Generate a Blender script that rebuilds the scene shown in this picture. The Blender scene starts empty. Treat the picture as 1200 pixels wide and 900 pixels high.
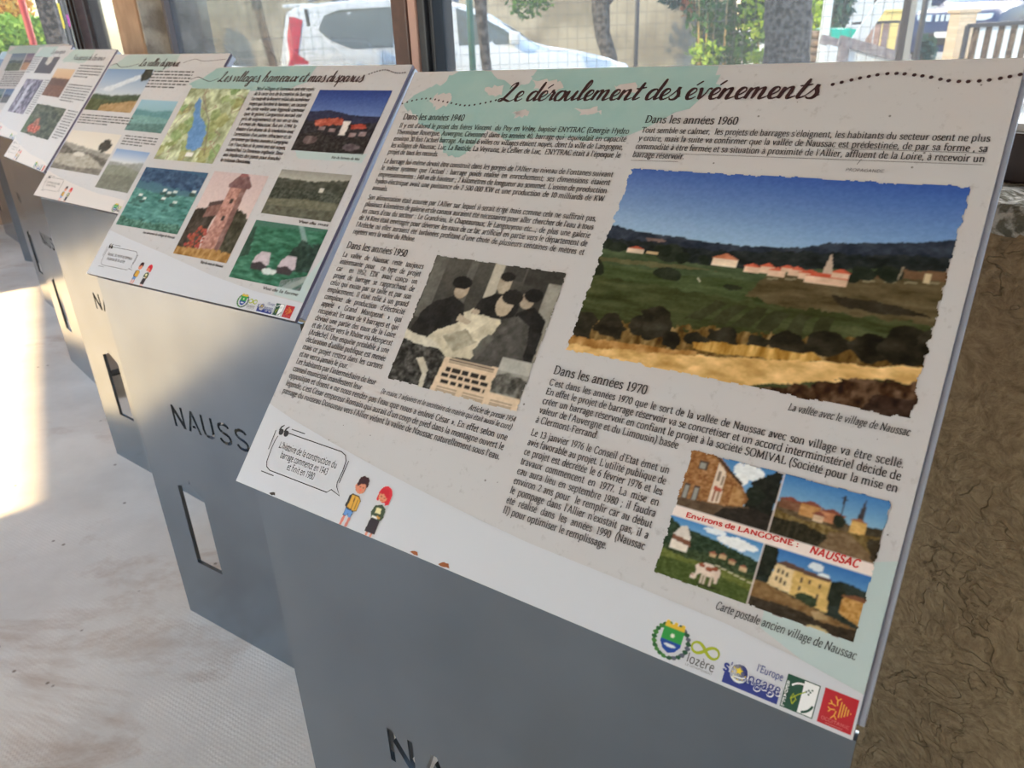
import bpy, bmesh, math, random
import numpy as np
from mathutils import Vector, Matrix

SC = bpy.context.scene
COL = SC.collection
R = math.radians
PI = math.pi

# ------------------------------------------------------------------ camera
CAM = Vector((0.0, 0.0, 1.6145))
FOC = 888.81
RT = Vector((0.999213, -0.017034, -0.035831))
UP = Vector((0.039674, 0.429019, 0.902424))
FW = Vector((0.0, 0.903135, -0.429357))
cd = bpy.data.cameras.new('camera')
cam = bpy.data.objects.new('camera', cd)
COL.objects.link(cam)
cd.sensor_fit = 'HORIZONTAL'
cd.sensor_width = 36.0
cd.lens = 36.0 * FOC / 1200.0
cd.clip_start = 0.02
cd.clip_end = 300
mw = Matrix((RT, UP, -FW)).transposed().to_4x4()
mw.translation = CAM
cam.matrix_world = mw
SC.camera = cam
cd.dof.use_dof = True
cd.dof.focus_distance = 1.05
cd.dof.aperture_fstop = 9.0

# ------------------------------------------------------------------ sky, sun, exposure
NRM = Vector((0.83389, 0.55193, 0.0))          # across the hall, towards the windows
TAN = Vector((-0.55193, 0.83389, 0.0))         # along the hall
ROT_HALL = math.atan2(NRM.y, NRM.x)
SUN_EL = R(29.0)
wd = bpy.data.worlds.new('world')
SC.world = wd
wd.use_nodes = True
nt = wd.node_tree
bg = nt.nodes['Background']
sky = nt.nodes.new('ShaderNodeTexSky')
sky.sky_type = 'NISHITA'
sky.sun_disc = False
sky.sun_elevation = R(38)
sky.sun_rotation = R(20)
sky.air_density = 1.0
sky.dust_density = 2.0
tint = nt.nodes.new('ShaderNodeMixRGB')
tint.blend_type = 'MULTIPLY'
tint.inputs['Fac'].default_value = 1.0
tint.inputs['Color2'].default_value = (1.0, 0.962, 0.93, 1)
nt.links.new(sky.outputs['Color'], tint.inputs['Color1'])
nt.links.new(tint.outputs['Color'], bg.inputs['Color'])
bg.inputs['Strength'].default_value = 0.55
sl = bpy.data.lights.new('sun', 'SUN')
sl.energy = 3.8
sl.angle = R(0.9)
sl.color = (1.0, 0.70, 0.36)
sun = bpy.data.objects.new('sun', sl)
COL.objects.link(sun)
sdir = NRM * math.cos(SUN_EL) + Vector((0, 0, -math.sin(SUN_EL)))
sun.rotation_euler = sdir.to_track_quat('-Z', 'Y').to_euler()
SC.view_settings.view_transform = 'Standard'
SC.view_settings.look = 'None'
SC.view_settings.gamma = 1.0
SC.view_settings.exposure = 2.6
SC.view_settings.use_curve_mapping = False

# ------------------------------------------------------------------ helpers
def lin(c):
    out = []
    for v in c:
        v = v / 255.0
        out.append(v / 12.92 if v <= 0.04045 else ((v + 0.055) / 1.055) ** 2.4)
    return out

def SW(s, w, z):                                # hall coordinates -> world
    return NRM * s + TAN * w + Vector((0, 0, z))

def at(px, py, d):                              # a point of the view at depth d metres (world Y)
    v = FW + RT * ((px - 600) / FOC) - UP * ((py - 450) / FOC)
    return CAM + v * (d / v.y)

def tag(o, label=None, cat=None, group=None, kind=None):
    if label: o['label'] = label
    if cat: o['category'] = cat
    if group: o['group'] = group
    if kind: o['kind'] = kind
    return o

def empty(name, loc, rz=0.0, label=None, cat=None, group=None):
    o = bpy.data.objects.new(name, None)
    COL.objects.link(o)
    o.empty_display_size = 0.1
    o.location = loc
    o.rotation_euler = (0, 0, rz)
    return tag(o, label, cat, group)

MATS = {}
def mat(name, col, rough=0.6, metal=0.0, spec=0.5, noise=None, bump=None, linear=False):
    """col sRGB 0-255; noise=(scale, second colour, amount); bump=(scale, strength, distance)"""
    if name in MATS: return MATS[name]
    m = bpy.data.materials.new(name)
    m.use_nodes = True
    t = m.node_tree
    b = t.nodes['Principled BSDF']
    c = lin(col) + [1]
    b.inputs['Base Color'].default_value = c
    b.inputs['Roughness'].default_value = rough
    b.inputs['Metallic'].default_value = metal
    b.inputs['Specular IOR Level'].default_value = spec
    tc = None
    if noise or bump:
        tc = t.nodes.new('ShaderNodeTexCoord')
    if noise:
        n = t.nodes.new('ShaderNodeTexNoise')
        n.inputs['Scale'].default_value = noise[0]
        n.inputs['Detail'].default_value = 6
        t.links.new(tc.outputs['Object'], n.inputs['Vector'])
        r = t.nodes.new('ShaderNodeValToRGB')
        r.color_ramp.elements[0].position = 0.5 - 0.25 / max(noise[2], .01) * .5
        r.color_ramp.elements[1].position = 0.5 + 0.25 / max(noise[2], .01) * .5
        r.color_ramp.elements[0].color = c
        r.color_ramp.elements[1].color = lin(noise[1]) + [1]
        t.links.new(n.outputs['Fac'], r.inputs['Fac'])
        t.links.new(r.outputs['Color'], b.inputs['Base Color'])
    if bump:
        n2 = t.nodes.new('ShaderNodeTexNoise')
        n2.inputs['Scale'].default_value = bump[0]
        n2.inputs['Detail'].default_value = 5
        t.links.new(tc.outputs['Object'], n2.inputs['Vector'])
        bp_ = t.nodes.new('ShaderNodeBump')
        bp_.inputs['Strength'].default_value = bump[1]
        bp_.inputs['Distance'].default_value = bump[2]
        t.links.new(n2.outputs['Fac'], bp_.inputs['Height'])
        t.links.new(bp_.outputs['Normal'], b.inputs['Normal'])
    MATS[name] = m
    return m

class MB:
    def __init__(s):
        s.v = []; s.f = []; s.m = []; s.mats = []; s.sm = []
    def mi(s, m):
        if m not in s.mats: s.mats.append(m)
        return s.mats.index(m)
    def add(s, vs, fs, m, smooth=False):
        o = len(s.v); k = s.mi(m)
        s.v += [tuple(p) for p in vs]
        for f in fs:
            s.f.append([i + o for i in f]); s.m.append(k); s.sm.append(smooth)
    def box(s, x0, x1, y0, y1, z0, z1, m, fn=None):
        P = [(x, y, z) for z in (z0, z1) for y in (y0, y1) for x in (x0, x1)]
        if fn: P = [fn(*p) for p in P]
        s.add(P, [(0, 2, 3, 1), (4, 5, 7, 6), (0, 1, 5, 4), (1, 3, 7, 5), (3, 2, 6, 7), (2, 0, 4, 6)], m)
    def bar(s, a, b, wx, wy, m, side=None):        # box beam from a to b
        a = Vector(a); b = Vector(b); d = (b - a).normalized()
        q = Vector(side) if side else (Vector((0, 0, 1)) if abs(d.z) < .9 else Vector((0, 1, 0)))
        e = d.cross(q).normalized(); g = e.cross(d).normalized()
        P = [p + e * (i * wx / 2) + g * (j * wy / 2) for p in (a, b) for j in (-1, 1) for i in (-1, 1)]
        s.add(P, [(0, 2, 3, 1), (4, 5, 7, 6), (0, 1, 5, 4), (1, 3, 7, 5), (3, 2, 6, 7), (2, 0, 4, 6)], m)
    def tube(s, pts, rad, m, n=10, cap=True, smooth=True):
        pts = [Vector(p) for p in pts]
        if not hasattr(rad, '__len__'): rad = [rad] * len(pts)
        V = []; F = []
        for i, p in enumerate(pts):
            d = (pts[min(i + 1, len(pts) - 1)] - pts[max(i - 1, 0)]).normalized()
            q = Vector((0, 1, 0)) if abs(d.y) < .8 else Vector((1, 0, 0))
            e = d.cross(q).normalized(); g = d.cross(e)
            for k in range(n):
                a = 2 * PI * k / n
                V.append(p + (e * math.cos(a) + g * math.sin(a)) * rad[i])
        for i in range(len(pts) - 1):
            for k in range(n):
                F.append((i * n + k, i * n + (k + 1) % n, (i + 1) * n + (k + 1) % n, (i + 1) * n + k))
        if cap:
            F.append(tuple(range(n))[::-1]); F.append(tuple((len(pts) - 1) * n + k for k in range(n)))
        s.add(V, F, m, smooth)
    def prism(s, poly, d, m):                      # poly: list of 3d points, d: extrusion vector
        n = len(poly); d = Vector(d)
        V = [Vector(p) for p in poly] + [Vector(p) + d for p in poly]
        F = [tuple(range(n))[::-1], tuple(range(n, 2 * n))] + [(i, (i + 1) % n, n + (i + 1) % n, n + i) for i in range(n)]
        s.add(V, F, m)
    def build(s, name, parent=None, bevel=0.0, fixn=True):
        me = bpy.data.meshes.new(name)
        me.from_pydata(s.v, [], s.f)
        for m in s.mats: me.materials.append(m)
        me.polygons.foreach_set('material_index', s.m)
        me.polygons.foreach_set('use_smooth', s.sm)
        me.update()
        if fixn:
            bm = bmesh.new(); bm.from_mesh(me)
            bmesh.ops.recalc_face_normals(bm, faces=bm.faces)
            bm.to_mesh(me); bm.free()
        o = bpy.data.objects.new(name, me)
        COL.objects.link(o)
        if parent: o.parent = parent
        if bevel:
            b = o.modifiers.new('bevel', 'BEVEL'); b.width = bevel; b.segments = 2
            b.limit_method = 'ANGLE'; b.angle_limit = R(40)
        return o

def hall(s0, s1, w0, w1, z0, z1):                  # box function in hall coordinates
    return (s0, s1, w0, w1, z0, z1)
def hbox(mb, s0, s1, w0, w1, z0, z1, m):
    mb.box(s0, s1, w0, w1, z0, z1, m, fn=lambda a, b, c: SW(a, b, c))
# ------------------------------------------------------------------ structure materials
def m_floor():
    m = bpy.data.materials.new('worn_concrete'); m.use_nodes = True
    t = m.node_tree; b = t.nodes['Principled BSDF']
    tc = t.nodes.new('ShaderNodeTexCoord')
    n1 = t.nodes.new('ShaderNodeTexNoise'); n1.inputs['Scale'].default_value = 2.2; n1.inputs['Detail'].default_value = 9; n1.inputs['Roughness'].default_value = .62
    n2 = t.nodes.new('ShaderNodeTexNoise'); n2.inputs['Scale'].default_value = 1.3; n2.inputs['Detail'].default_value = 8; n2.inputs['Roughness'].default_value = .68; n2.inputs['Distortion'].default_value = .5
    mp = t.nodes.new('ShaderNodeMapping'); mp.inputs['Location'].default_value = (3.1, 7.7, 2.0); mp.inputs['Rotation'].default_value = (0, 0, .35); mp.inputs['Scale'].default_value = (1.0, 2.0, 1)
    t.links.new(tc.outputs['Object'], n1.inputs['Vector']); t.links.new(tc.outputs['Object'], mp.inputs['Vector']); t.links.new(mp.outputs['Vector'], n2.inputs['Vector'])
    r1 = t.nodes.new('ShaderNodeValToRGB')
    r1.color_ramp.elements[0].position = .30; r1.color_ramp.elements[0].color = lin((212, 208, 200)) + [1]
    r1.color_ramp.elements[1].position = .68; r1.color_ramp.elements[1].color = lin((236, 233, 226)) + [1]
    t.links.new(n1.outputs['Fac'], r1.inputs['Fac'])
    r2 = t.nodes.new('ShaderNodeValToRGB')
    r2.color_ramp.elements[0].position = .54; r2.color_ramp.elements[0].color = (0, 0, 0, 1)
    r2.color_ramp.elements[1].position = .72; r2.color_ramp.elements[1].color = (.75, .75, .75, 1)
    t.links.new(n2.outputs['Fac'], r2.inputs['Fac'])
    mx = t.nodes.new('ShaderNodeMixRGB'); mx.inputs['Color2'].default_value = lin((166, 136, 108)) + [1]
    t.links.new(r2.outputs['Color'], mx.inputs['Fac']); t.links.new(r1.outputs['Color'], mx.inputs['Color1'])
    # dark specks of grit
    vo = t.nodes.new('ShaderNodeTexVoronoi'); vo.inputs['Scale'].default_value = 13.0
    t.links.new(tc.outputs['Object'], vo.inputs['Vector'])
    r3 = t.nodes.new('ShaderNodeValToRGB')
    r3.color_ramp.elements[0].position = .055; r3.color_ramp.elements[0].color = (.8, .8, .8, 1)
    r3.color_ramp.elements[1].position = .10; r3.color_ramp.elements[1].color = (0, 0, 0, 1)
    t.links.new(vo.outputs['Distance'], r3.inputs['Fac'])
    n4 = t.nodes.new('ShaderNodeTexNoise'); n4.inputs['Scale'].default_value = 4.0
    t.links.new(tc.outputs['Object'], n4.inputs['Vector'])
    mu = t.nodes.new('ShaderNodeMath'); mu.operation = 'GREATER_THAN'; mu.inputs[1].default_value = .53
    t.links.new(n4.outputs['Fac'], mu.inputs[0])
    m2 = t.nodes.new('ShaderNodeMath'); m2.operation = 'MULTIPLY'
    t.links.new(mu.outputs[0], m2.inputs[0]); t.links.new(r3.outputs['Color'], m2.inputs[1])
    mx2 = t.nodes.new('ShaderNodeMixRGB'); mx2.inputs['Color2'].default_value = lin((112, 96, 80)) + [1]
    t.links.new(m2.outputs[0], mx2.inputs['Fac']); t.links.new(mx.outputs['Color'], mx2.inputs['Color1'])
    t.links.new(mx2.outputs['Color'], b.inputs['Base Color'])
    b.inputs['Roughness'].default_value = .75; b.inputs['Specular IOR Level'].default_value = .3
    # woven imprint
    mp2 = t.nodes.new('ShaderNodeMapping'); mp2.inputs['Rotation'].default_value = (0, 0, .55)
    t.links.new(tc.outputs['Object'], mp2.inputs['Vector'])
    wx = t.nodes.new('ShaderNodeTexWave'); wx.inputs['Scale'].default_value = 28; wx.bands_direction = 'X'; wx.inputs['Distortion'].default_value = 2.5
    wy = t.nodes.new('ShaderNodeTexWave'); wy.inputs['Scale'].default_value = 28; wy.bands_direction = 'Y'; wy.inputs['Distortion'].default_value = 2.5
    t.links.new(mp2.outputs['Vector'], wx.inputs['Vector']); t.links.new(mp2.outputs['Vector'], wy.inputs['Vector'])
    ad = t.nodes.new('ShaderNodeMath'); ad.operation = 'MULTIPLY'
    t.links.new(wx.outputs['Fac'], ad.inputs[0]); t.links.new(wy.outputs['Fac'], ad.inputs[1])
    ml = t.nodes.new('ShaderNodeMath'); ml.operation = 'MULTIPLY'
    r5 = t.nodes.new('ShaderNodeValToRGB'); r5.color_ramp.elements[0].position = .42; r5.color_ramp.elements[1].position = .62
    t.links.new(n1.outputs['Fac'], r5.inputs['Fac'])
    t.links.new(ad.outputs[0], ml.inputs[0]); t.links.new(r5.outputs['Color'], ml.inputs[1])
    a2 = t.nodes.new('ShaderNodeMath'); a2.operation = 'MULTIPLY_ADD'; a2.inputs[1].default_value = .16
    t.links.new(ml.outputs[0], a2.inputs[0]); t.links.new(n1.outputs['Fac'], a2.inputs[2])
    bp_ = t.nodes.new('ShaderNodeBump'); bp_.inputs['Strength'].default_value = .55; bp_.inputs['Distance'].default_value = .006
    t.links.new(a2.outputs[0], bp_.inputs['Height']); t.links.new(bp_.outputs['Normal'], b.inputs['Normal'])
    return m

def m_render():
    m = bpy.data.materials.new('roughcast_render'); m.use_nodes = True
    t = m.node_tree; b = t.nodes['Principled BSDF']
    tc = t.nodes.new('ShaderNodeTexCoord')
    n0 = t.nodes.new('ShaderNodeTexNoise'); n0.inputs['Scale'].default_value = 7; n0.inputs['Detail'].default_value = 4
    t.links.new(tc.outputs['Object'], n0.inputs['Vector'])
    mixv = t.nodes.new('ShaderNodeMixRGB'); mixv.blend_type = 'ADD'; mixv.inputs['Fac'].default_value = .12
    t.links.new(tc.outputs['Object'], mixv.inputs['Color1']); t.links.new(n0.outputs['Color'], mixv.inputs['Color2'])
    # trowelled lumps with short dug-in ridges
    def nz(sc, det, ro=.55, dist=0.0):
        n = t.nodes.new('ShaderNodeTexNoise'); n.inputs['Scale'].default_value = sc; n.inputs['Detail'].default_value = det; n.inputs['Roughness'].default_value = ro; n.inputs['Distortion'].default_value = dist
        t.links.new(mixv.outputs['Color'], n.inputs['Vector']); return n
    def ramp(src, p0, p1, c0=0, c1=1):
        r = t.nodes.new('ShaderNodeValToRGB'); r.color_ramp.elements[0].position = p0; r.color_ramp.elements[1].position = p1
        r.color_ramp.elements[0].color = (c0, c0, c0, 1); r.color_ramp.elements[1].color = (c1, c1, c1, 1)
        t.links.new(src, r.inputs['Fac']); return r
    def math2(op, a, b):
        m_ = t.nodes.new('ShaderNodeMath'); m_.operation = op
        for i, q in enumerate((a, b)):
            if isinstance(q, (int, float)): m_.inputs[i].default_value = q
            else: t.links.new(q, m_.inputs[i])
        return m_.outputs[0]
    n1 = nz(70, 6, .65); n2 = nz(5, 3); big = nz(14, 3, .5, 1.2); ln = nz(11, 2, .4, 2.2)
    edge = math2('ABSOLUTE', math2('SUBTRACT', ln.outputs['Fac'], .5), 0)
    crack = ramp(edge, .002, .016)                      # thin contour lines of the warped noise
    gate = ramp(n2.outputs['Fac'], .49, .60, 1, 0)
    mxc = t.nodes.new('ShaderNodeMixRGB'); mxc.inputs['Color2'].default_value = (1, 1, 1, 1)
    t.links.new(gate.outputs['Color'], mxc.inputs['Fac']); t.links.new(crack.outputs['Color'], mxc.inputs['Color1'])
    hsum = math2('ADD', math2('MULTIPLY', mxc.outputs['Color'], .55), math2('ADD', math2('MULTIPLY', n1.outputs['Fac'], .55), math2('MULTIPLY', ramp(big.outputs['Fac'], .35, .65).outputs['Color'], .55)))
    bp_ = t.nodes.new('ShaderNodeBump'); bp_.inputs['Strength'].default_value = .9; bp_.inputs['Distance'].default_value = .012
    t.links.new(hsum, bp_.inputs['Height']); t.links.new(bp_.outputs['Normal'], b.inputs['Normal'])
    cr = t.nodes.new('ShaderNodeValToRGB')
    cr.color_ramp.elements[0].position = .3; cr.color_ramp.elements[0].color = lin((122, 102, 76)) + [1]
    cr.color_ramp.elements[1].position = .7; cr.color_ramp.elements[1].color = lin((170, 148, 116)) + [1]
    t.links.new(n1.outputs['Fac'], cr.inputs['Fac'])
    mc = t.nodes.new('ShaderNodeMixRGB'); mc.blend_type = 'MULTIPLY'; mc.inputs['Fac'].default_value = .16
    t.links.new(cr.outputs['Color'], mc.inputs['Color1']); t.links.new(mxc.outputs['Color'], mc.inputs['Color2'])
    t.links.new(mc.outputs['Color'], b.inputs['Base Color'])
    b.inputs['Roughness'].default_value = .9; b.inputs['Specular IOR Level'].default_value = .2
    return m

def m_glass():
    m = bpy.data.materials.new('window_glass'); m.use_nodes = True
    t = m.node_tree; t.nodes.clear()
    o = t.nodes.new('ShaderNodeOutputMaterial'); tr = t.nodes.new('ShaderNodeBsdfTransparent'); gl = t.nodes.new('ShaderNodeBsdfGlossy')
    tr.inputs['Color'].default_value = (.385, .41, .42, 1); gl.inputs['Roughness'].default_value = .03
    df = t.nodes.new('ShaderNodeBsdfTranslucent'); df.inputs['Color'].default_value = (.9, .93, .95, 1)
    fr = t.nodes.new('ShaderNodeLayerWeight'); fr.inputs['Blend'].default_value = .12
    mx = t.nodes.new('ShaderNodeMixShader'); mx2 = t.nodes.new('ShaderNodeMixShader'); mx2.inputs['Fac'].default_value = .012
    mm = t.nodes.new('ShaderNodeMath'); mm.operation = 'MULTIPLY'; mm.inputs[1].default_value = .35
    t.links.new(fr.outputs['Fresnel'], mm.inputs[0]); t.links.new(mm.outputs[0], mx.inputs['Fac'])
    t.links.new(tr.outputs[0], mx2.inputs[1]); t.links.new(df.outputs[0], mx2.inputs[2])
    t.links.new(mx2.outputs[0], mx.inputs[1]); t.links.new(gl.outputs[0], mx.inputs[2]); t.links.new(mx.outputs[0], o.inputs['Surface'])
    return m

FLOOR = m_floor(); RENDER = m_render(); GLASS = m_glass()
PLASTER = mat('grey_plaster', (196, 192, 184), .9, noise=(3, (178, 174, 166), 1.0), bump=(30, .3, .01))
DARKPLASTER = mat('smoke_plaster', (150, 140, 128), .9, noise=(3, (130, 120, 108), 1.0), bump=(30, .3, .01))
CEIL = mat('timber_ceiling', (170, 152, 132), .8, noise=(4, (146, 128, 108), 1.0))
BROWN = mat('brown_stained_timber', (96, 62, 48), .5, noise=(14, (74, 46, 36), 1.0))
DARKBROWN = mat('dark_brown_timber', (62, 46, 42), .5, noise=(14, (48, 35, 33), 1.0))
PINKWOOD = mat('weathered_pink_timber', (176, 140, 128), .6)
GASKET = mat('black_gasket', (34, 36, 42), .5)
GREYFRAME = mat('shaded_grey_frame', (104, 100, 104), .5)  # this grey stands in for shade on the window frame
BEAD = mat('white_bead', (225, 228, 228), .4)
TANCOL = mat('tan_render', (178, 146, 118), .9, noise=(6, (160, 128, 102), 1.0), bump=(40, .4, .01))
CONC = mat('old_concrete', (176, 168, 156), .9, noise=(9, (140, 132, 122), 1.3), bump=(28, .7, .02))
SILLM = mat('rough_mortar', (196, 192, 180), .95, noise=(60, (112, 108, 92), 2.2), bump=(70, 1.0, .015))

WL = 9.0      # inner face of the end wall along the hall
# floor
mb = MB(); hbox(mb, -5.6, 1.5, -5.0, 9.3, -.2, 0, FLOOR); tag(mb.build('floor'), kind='structure')
# ceiling, its slope shaped so the sun clears it to the car
mb = MB(); mb.prism([SW(-5.12 + (w - 3.09) * .086 if s < 0 else s, w, 3.05 if s < 0 else 2.56) for s, w in ((-1, -5.4), (1.55, -5.4), (1.55, 9.5), (-1, 9.5))], (0, 0, .15), CEIL); tag(mb.build('ceiling'), kind='structure')
# window wall: low wall, lintel, pier
def jag(mb, s0, s1, w0, w1, z0, z1, m): hbox(mb, s0, s1, w0, w1, z0, z1, m)
mb = MB()
hbox(mb, 1.03, 1.45, -5.0, 9.3, 0, 1.372, RENDER)
hbox(mb, 1.03, 1.45, -5.0, 9.3, 2.55, 2.70, RENDER)
tag(mb.build('wall_right'), kind='structure')
mb = MB()
hbox(mb, 1.03, 1.45, 5.56, 6.30, 1.372, 2.55, TANCOL)
hbox(mb, 1.045, 1.46, 5.545, 5.56, 1.372, 2.55, CONC)
tag(mb.build('trim_1', bevel=.012), kind='structure')
# rough sill: a lumpy grid
def sill(name, w0, w1, rnd):
    V = []; F = []; n = max(4, int((w1 - w0) / .02)); prof = [(1.028, 1.352), (1.024, 1.37), (1.034, 1.386), (1.07, 1.392), (1.12, 1.39), (1.18, 1.388), (1.26, 1.386)]
    for i in range(n + 1):
        w = w0 + (w1 - w0) * i / n
        for (s, z) in prof:
            V.append(SW(s + rnd.uniform(-.004, .004), w, z + rnd.uniform(-.004, .004)))
    k = len(prof)
    for i in range(n):
        for j in range(k - 1): F.append((i * k + j, i * k + j + 1, (i + 1) * k + j + 1, (i + 1) * k + j))
    mb = MB(); mb.add(V, F, SILLM, True); return tag(mb.build(name), kind='structure')
rnd = random.Random(3)
sill('trim_2', -5.0, 5.55, rnd); sill('trim_3', 6.3, 8.95, rnd)

def window(name, w0, w1, fm, s=1.22, mull=()):
    """a glazed bay of the window wall between w0 and w1"""
    fr = MB(); z0, z1 = 1.386, 2.55
    hbox(fr, s - .035, s + .035, w0, w1, z0, z0 + .068, DARKBROWN)
    hbox(fr, s - .035, s + .035, w0, w1, z1 - .07, z1, DARKBROWN)
    hbox(fr, s - .035, s + .035, w0, w0 + .07, z0 + .068, z1 - .07, fm)
    hbox(fr, s - .035, s + .035, w1 - .07, w1, z0 + .068, z1 - .07, fm)
    g = MB(); hbox(g, s - .003, s + .003, w0 + .06, w1 - .06, z0 + .06, z1 - .06, GLASS)
    gl = tag(g.build(name), kind='structure')
    f = fr.build('window_frame', gl, bevel=.004)
    b = MB(); hbox(b, s - .02, s + .02, w0 + .07, w1 - .07, z0 + .068, z0 + .078, BEAD); b.build('glazing_bead', gl)
    return gl
window('window_1', 2.30, 5.55, GREYFRAME)
window('window_2', -1.25, 2.20, GASKET)
window('window_3', -5.0, -1.40, DARKBROWN)
window('window_4', 6.32, 8.80, DARKBROWN)
# posts between bays
mb = MB(); hbox(mb, 1.16, 1.27, 2.245, 2.345, 1.386, 2.55, BROWN); hbox(mb, 1.165, 1.255, 2.195, 2.245, 1.386, 2.55, PINKWOOD); hbox(mb, 1.17, 1.26, 2.15, 2.195, 1.386, 2.55, GASKET)
tag(mb.build('trim_4', bevel=.006), kind='structure')
mb = MB(); hbox(mb, 1.15, 1.29, -1.42, -1.22, 1.386, 2.55, BROWN); tag(mb.build('trim_5', bevel=.006), kind='structure')
# end wall: low wall, lintel, brown corner post and its window
mb = MB(); hbox(mb, -5.6, 1.45, WL, WL + .35, 0, 1.372, TANCOL); hbox(mb, -5.6, 1.45, WL, WL + .35, 2.6, 3.05, TANCOL)
hbox(mb, -5.6, -2.4, WL, WL + .35, 1.372, 2.6, TANCOL)
tag(mb.build('wall_far'), kind='structure')
mb = MB(); hbox(mb, 1.125, 1.36, WL - .10, WL + .06, 1.372, 2.6, DARKBROWN); hbox(mb, 1.10, 1.13, WL - .02, WL + .04, 1.372, 2.6, DARKBROWN)
tag(mb.build('trim_6', bevel=.006), kind='structure')
fr = MB(); g = MB()
hbox(g, -2.34, 1.10, WL + .09, WL + .096, 1.44, 2.54, GLASS)
gl = tag(g.build('window_5'), kind='structure')
hbox(fr, -2.4, 1.12, WL + .06, WL + .13, 1.372, 1.44, DARKBROWN); hbox(fr, -2.4, 1.12, WL + .06, WL + .13, 2.54, 2.6, DARKBROWN)
hbox(fr, -2.4, -2.34, WL + .06, WL + .13, 1.44, 2.54, DARKBROWN); hbox(fr, 1.08, 1.14, WL + .06, WL + .13, 1.44, 2.54, DARKBROWN)
fr.build('window_frame', gl, bevel=.004)
# wall on the side of the low sun with one wide opening, plus a nearer one added to light the boards (slightly skewed in plan)
def lw(s, w, z): return SW(s + (w - 3.09) * .086, w, z)
mb = MB(); S0, S1 = -5.05, -4.75
for (a, b, c, d) in ((-5.2, -1.6, 0, 3.05), (-1.6, 2.3, 2.55, 3.05), (2.3, 3.10, 0, 3.05), (6.38, 9.3, 0, 3.05), (3.10, 6.38, 2.68, 3.05), (3.10, 6.38, 0, .45)):
    mb.box(S0, S1, a, b, c, d, PLASTER, fn=lw)
tag(mb.build('wall_left'), kind='structure')
mb = MB(); mb.box(-9.2, S0, -2.6, 2.75, 2.62, 2.74, CEIL, fn=lw)  # unseen porch roof on posts, added to block sun at the nearer opening
for w in (-2.5, 2.6): mb.box(-9.1, -8.95, w - .07, w + .07, 0, 2.62, CEIL, fn=lw)
tag(mb.build('added_sun_porch'), kind='structure')
mb = MB()
for (a, b, c, d) in ((-5.9, 1.45, 0, 3.05),): hbox(mb, a, b, -5.3, -5.0, c, d, PLASTER)
tag(mb.build('wall_back'), kind='structure')
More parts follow.
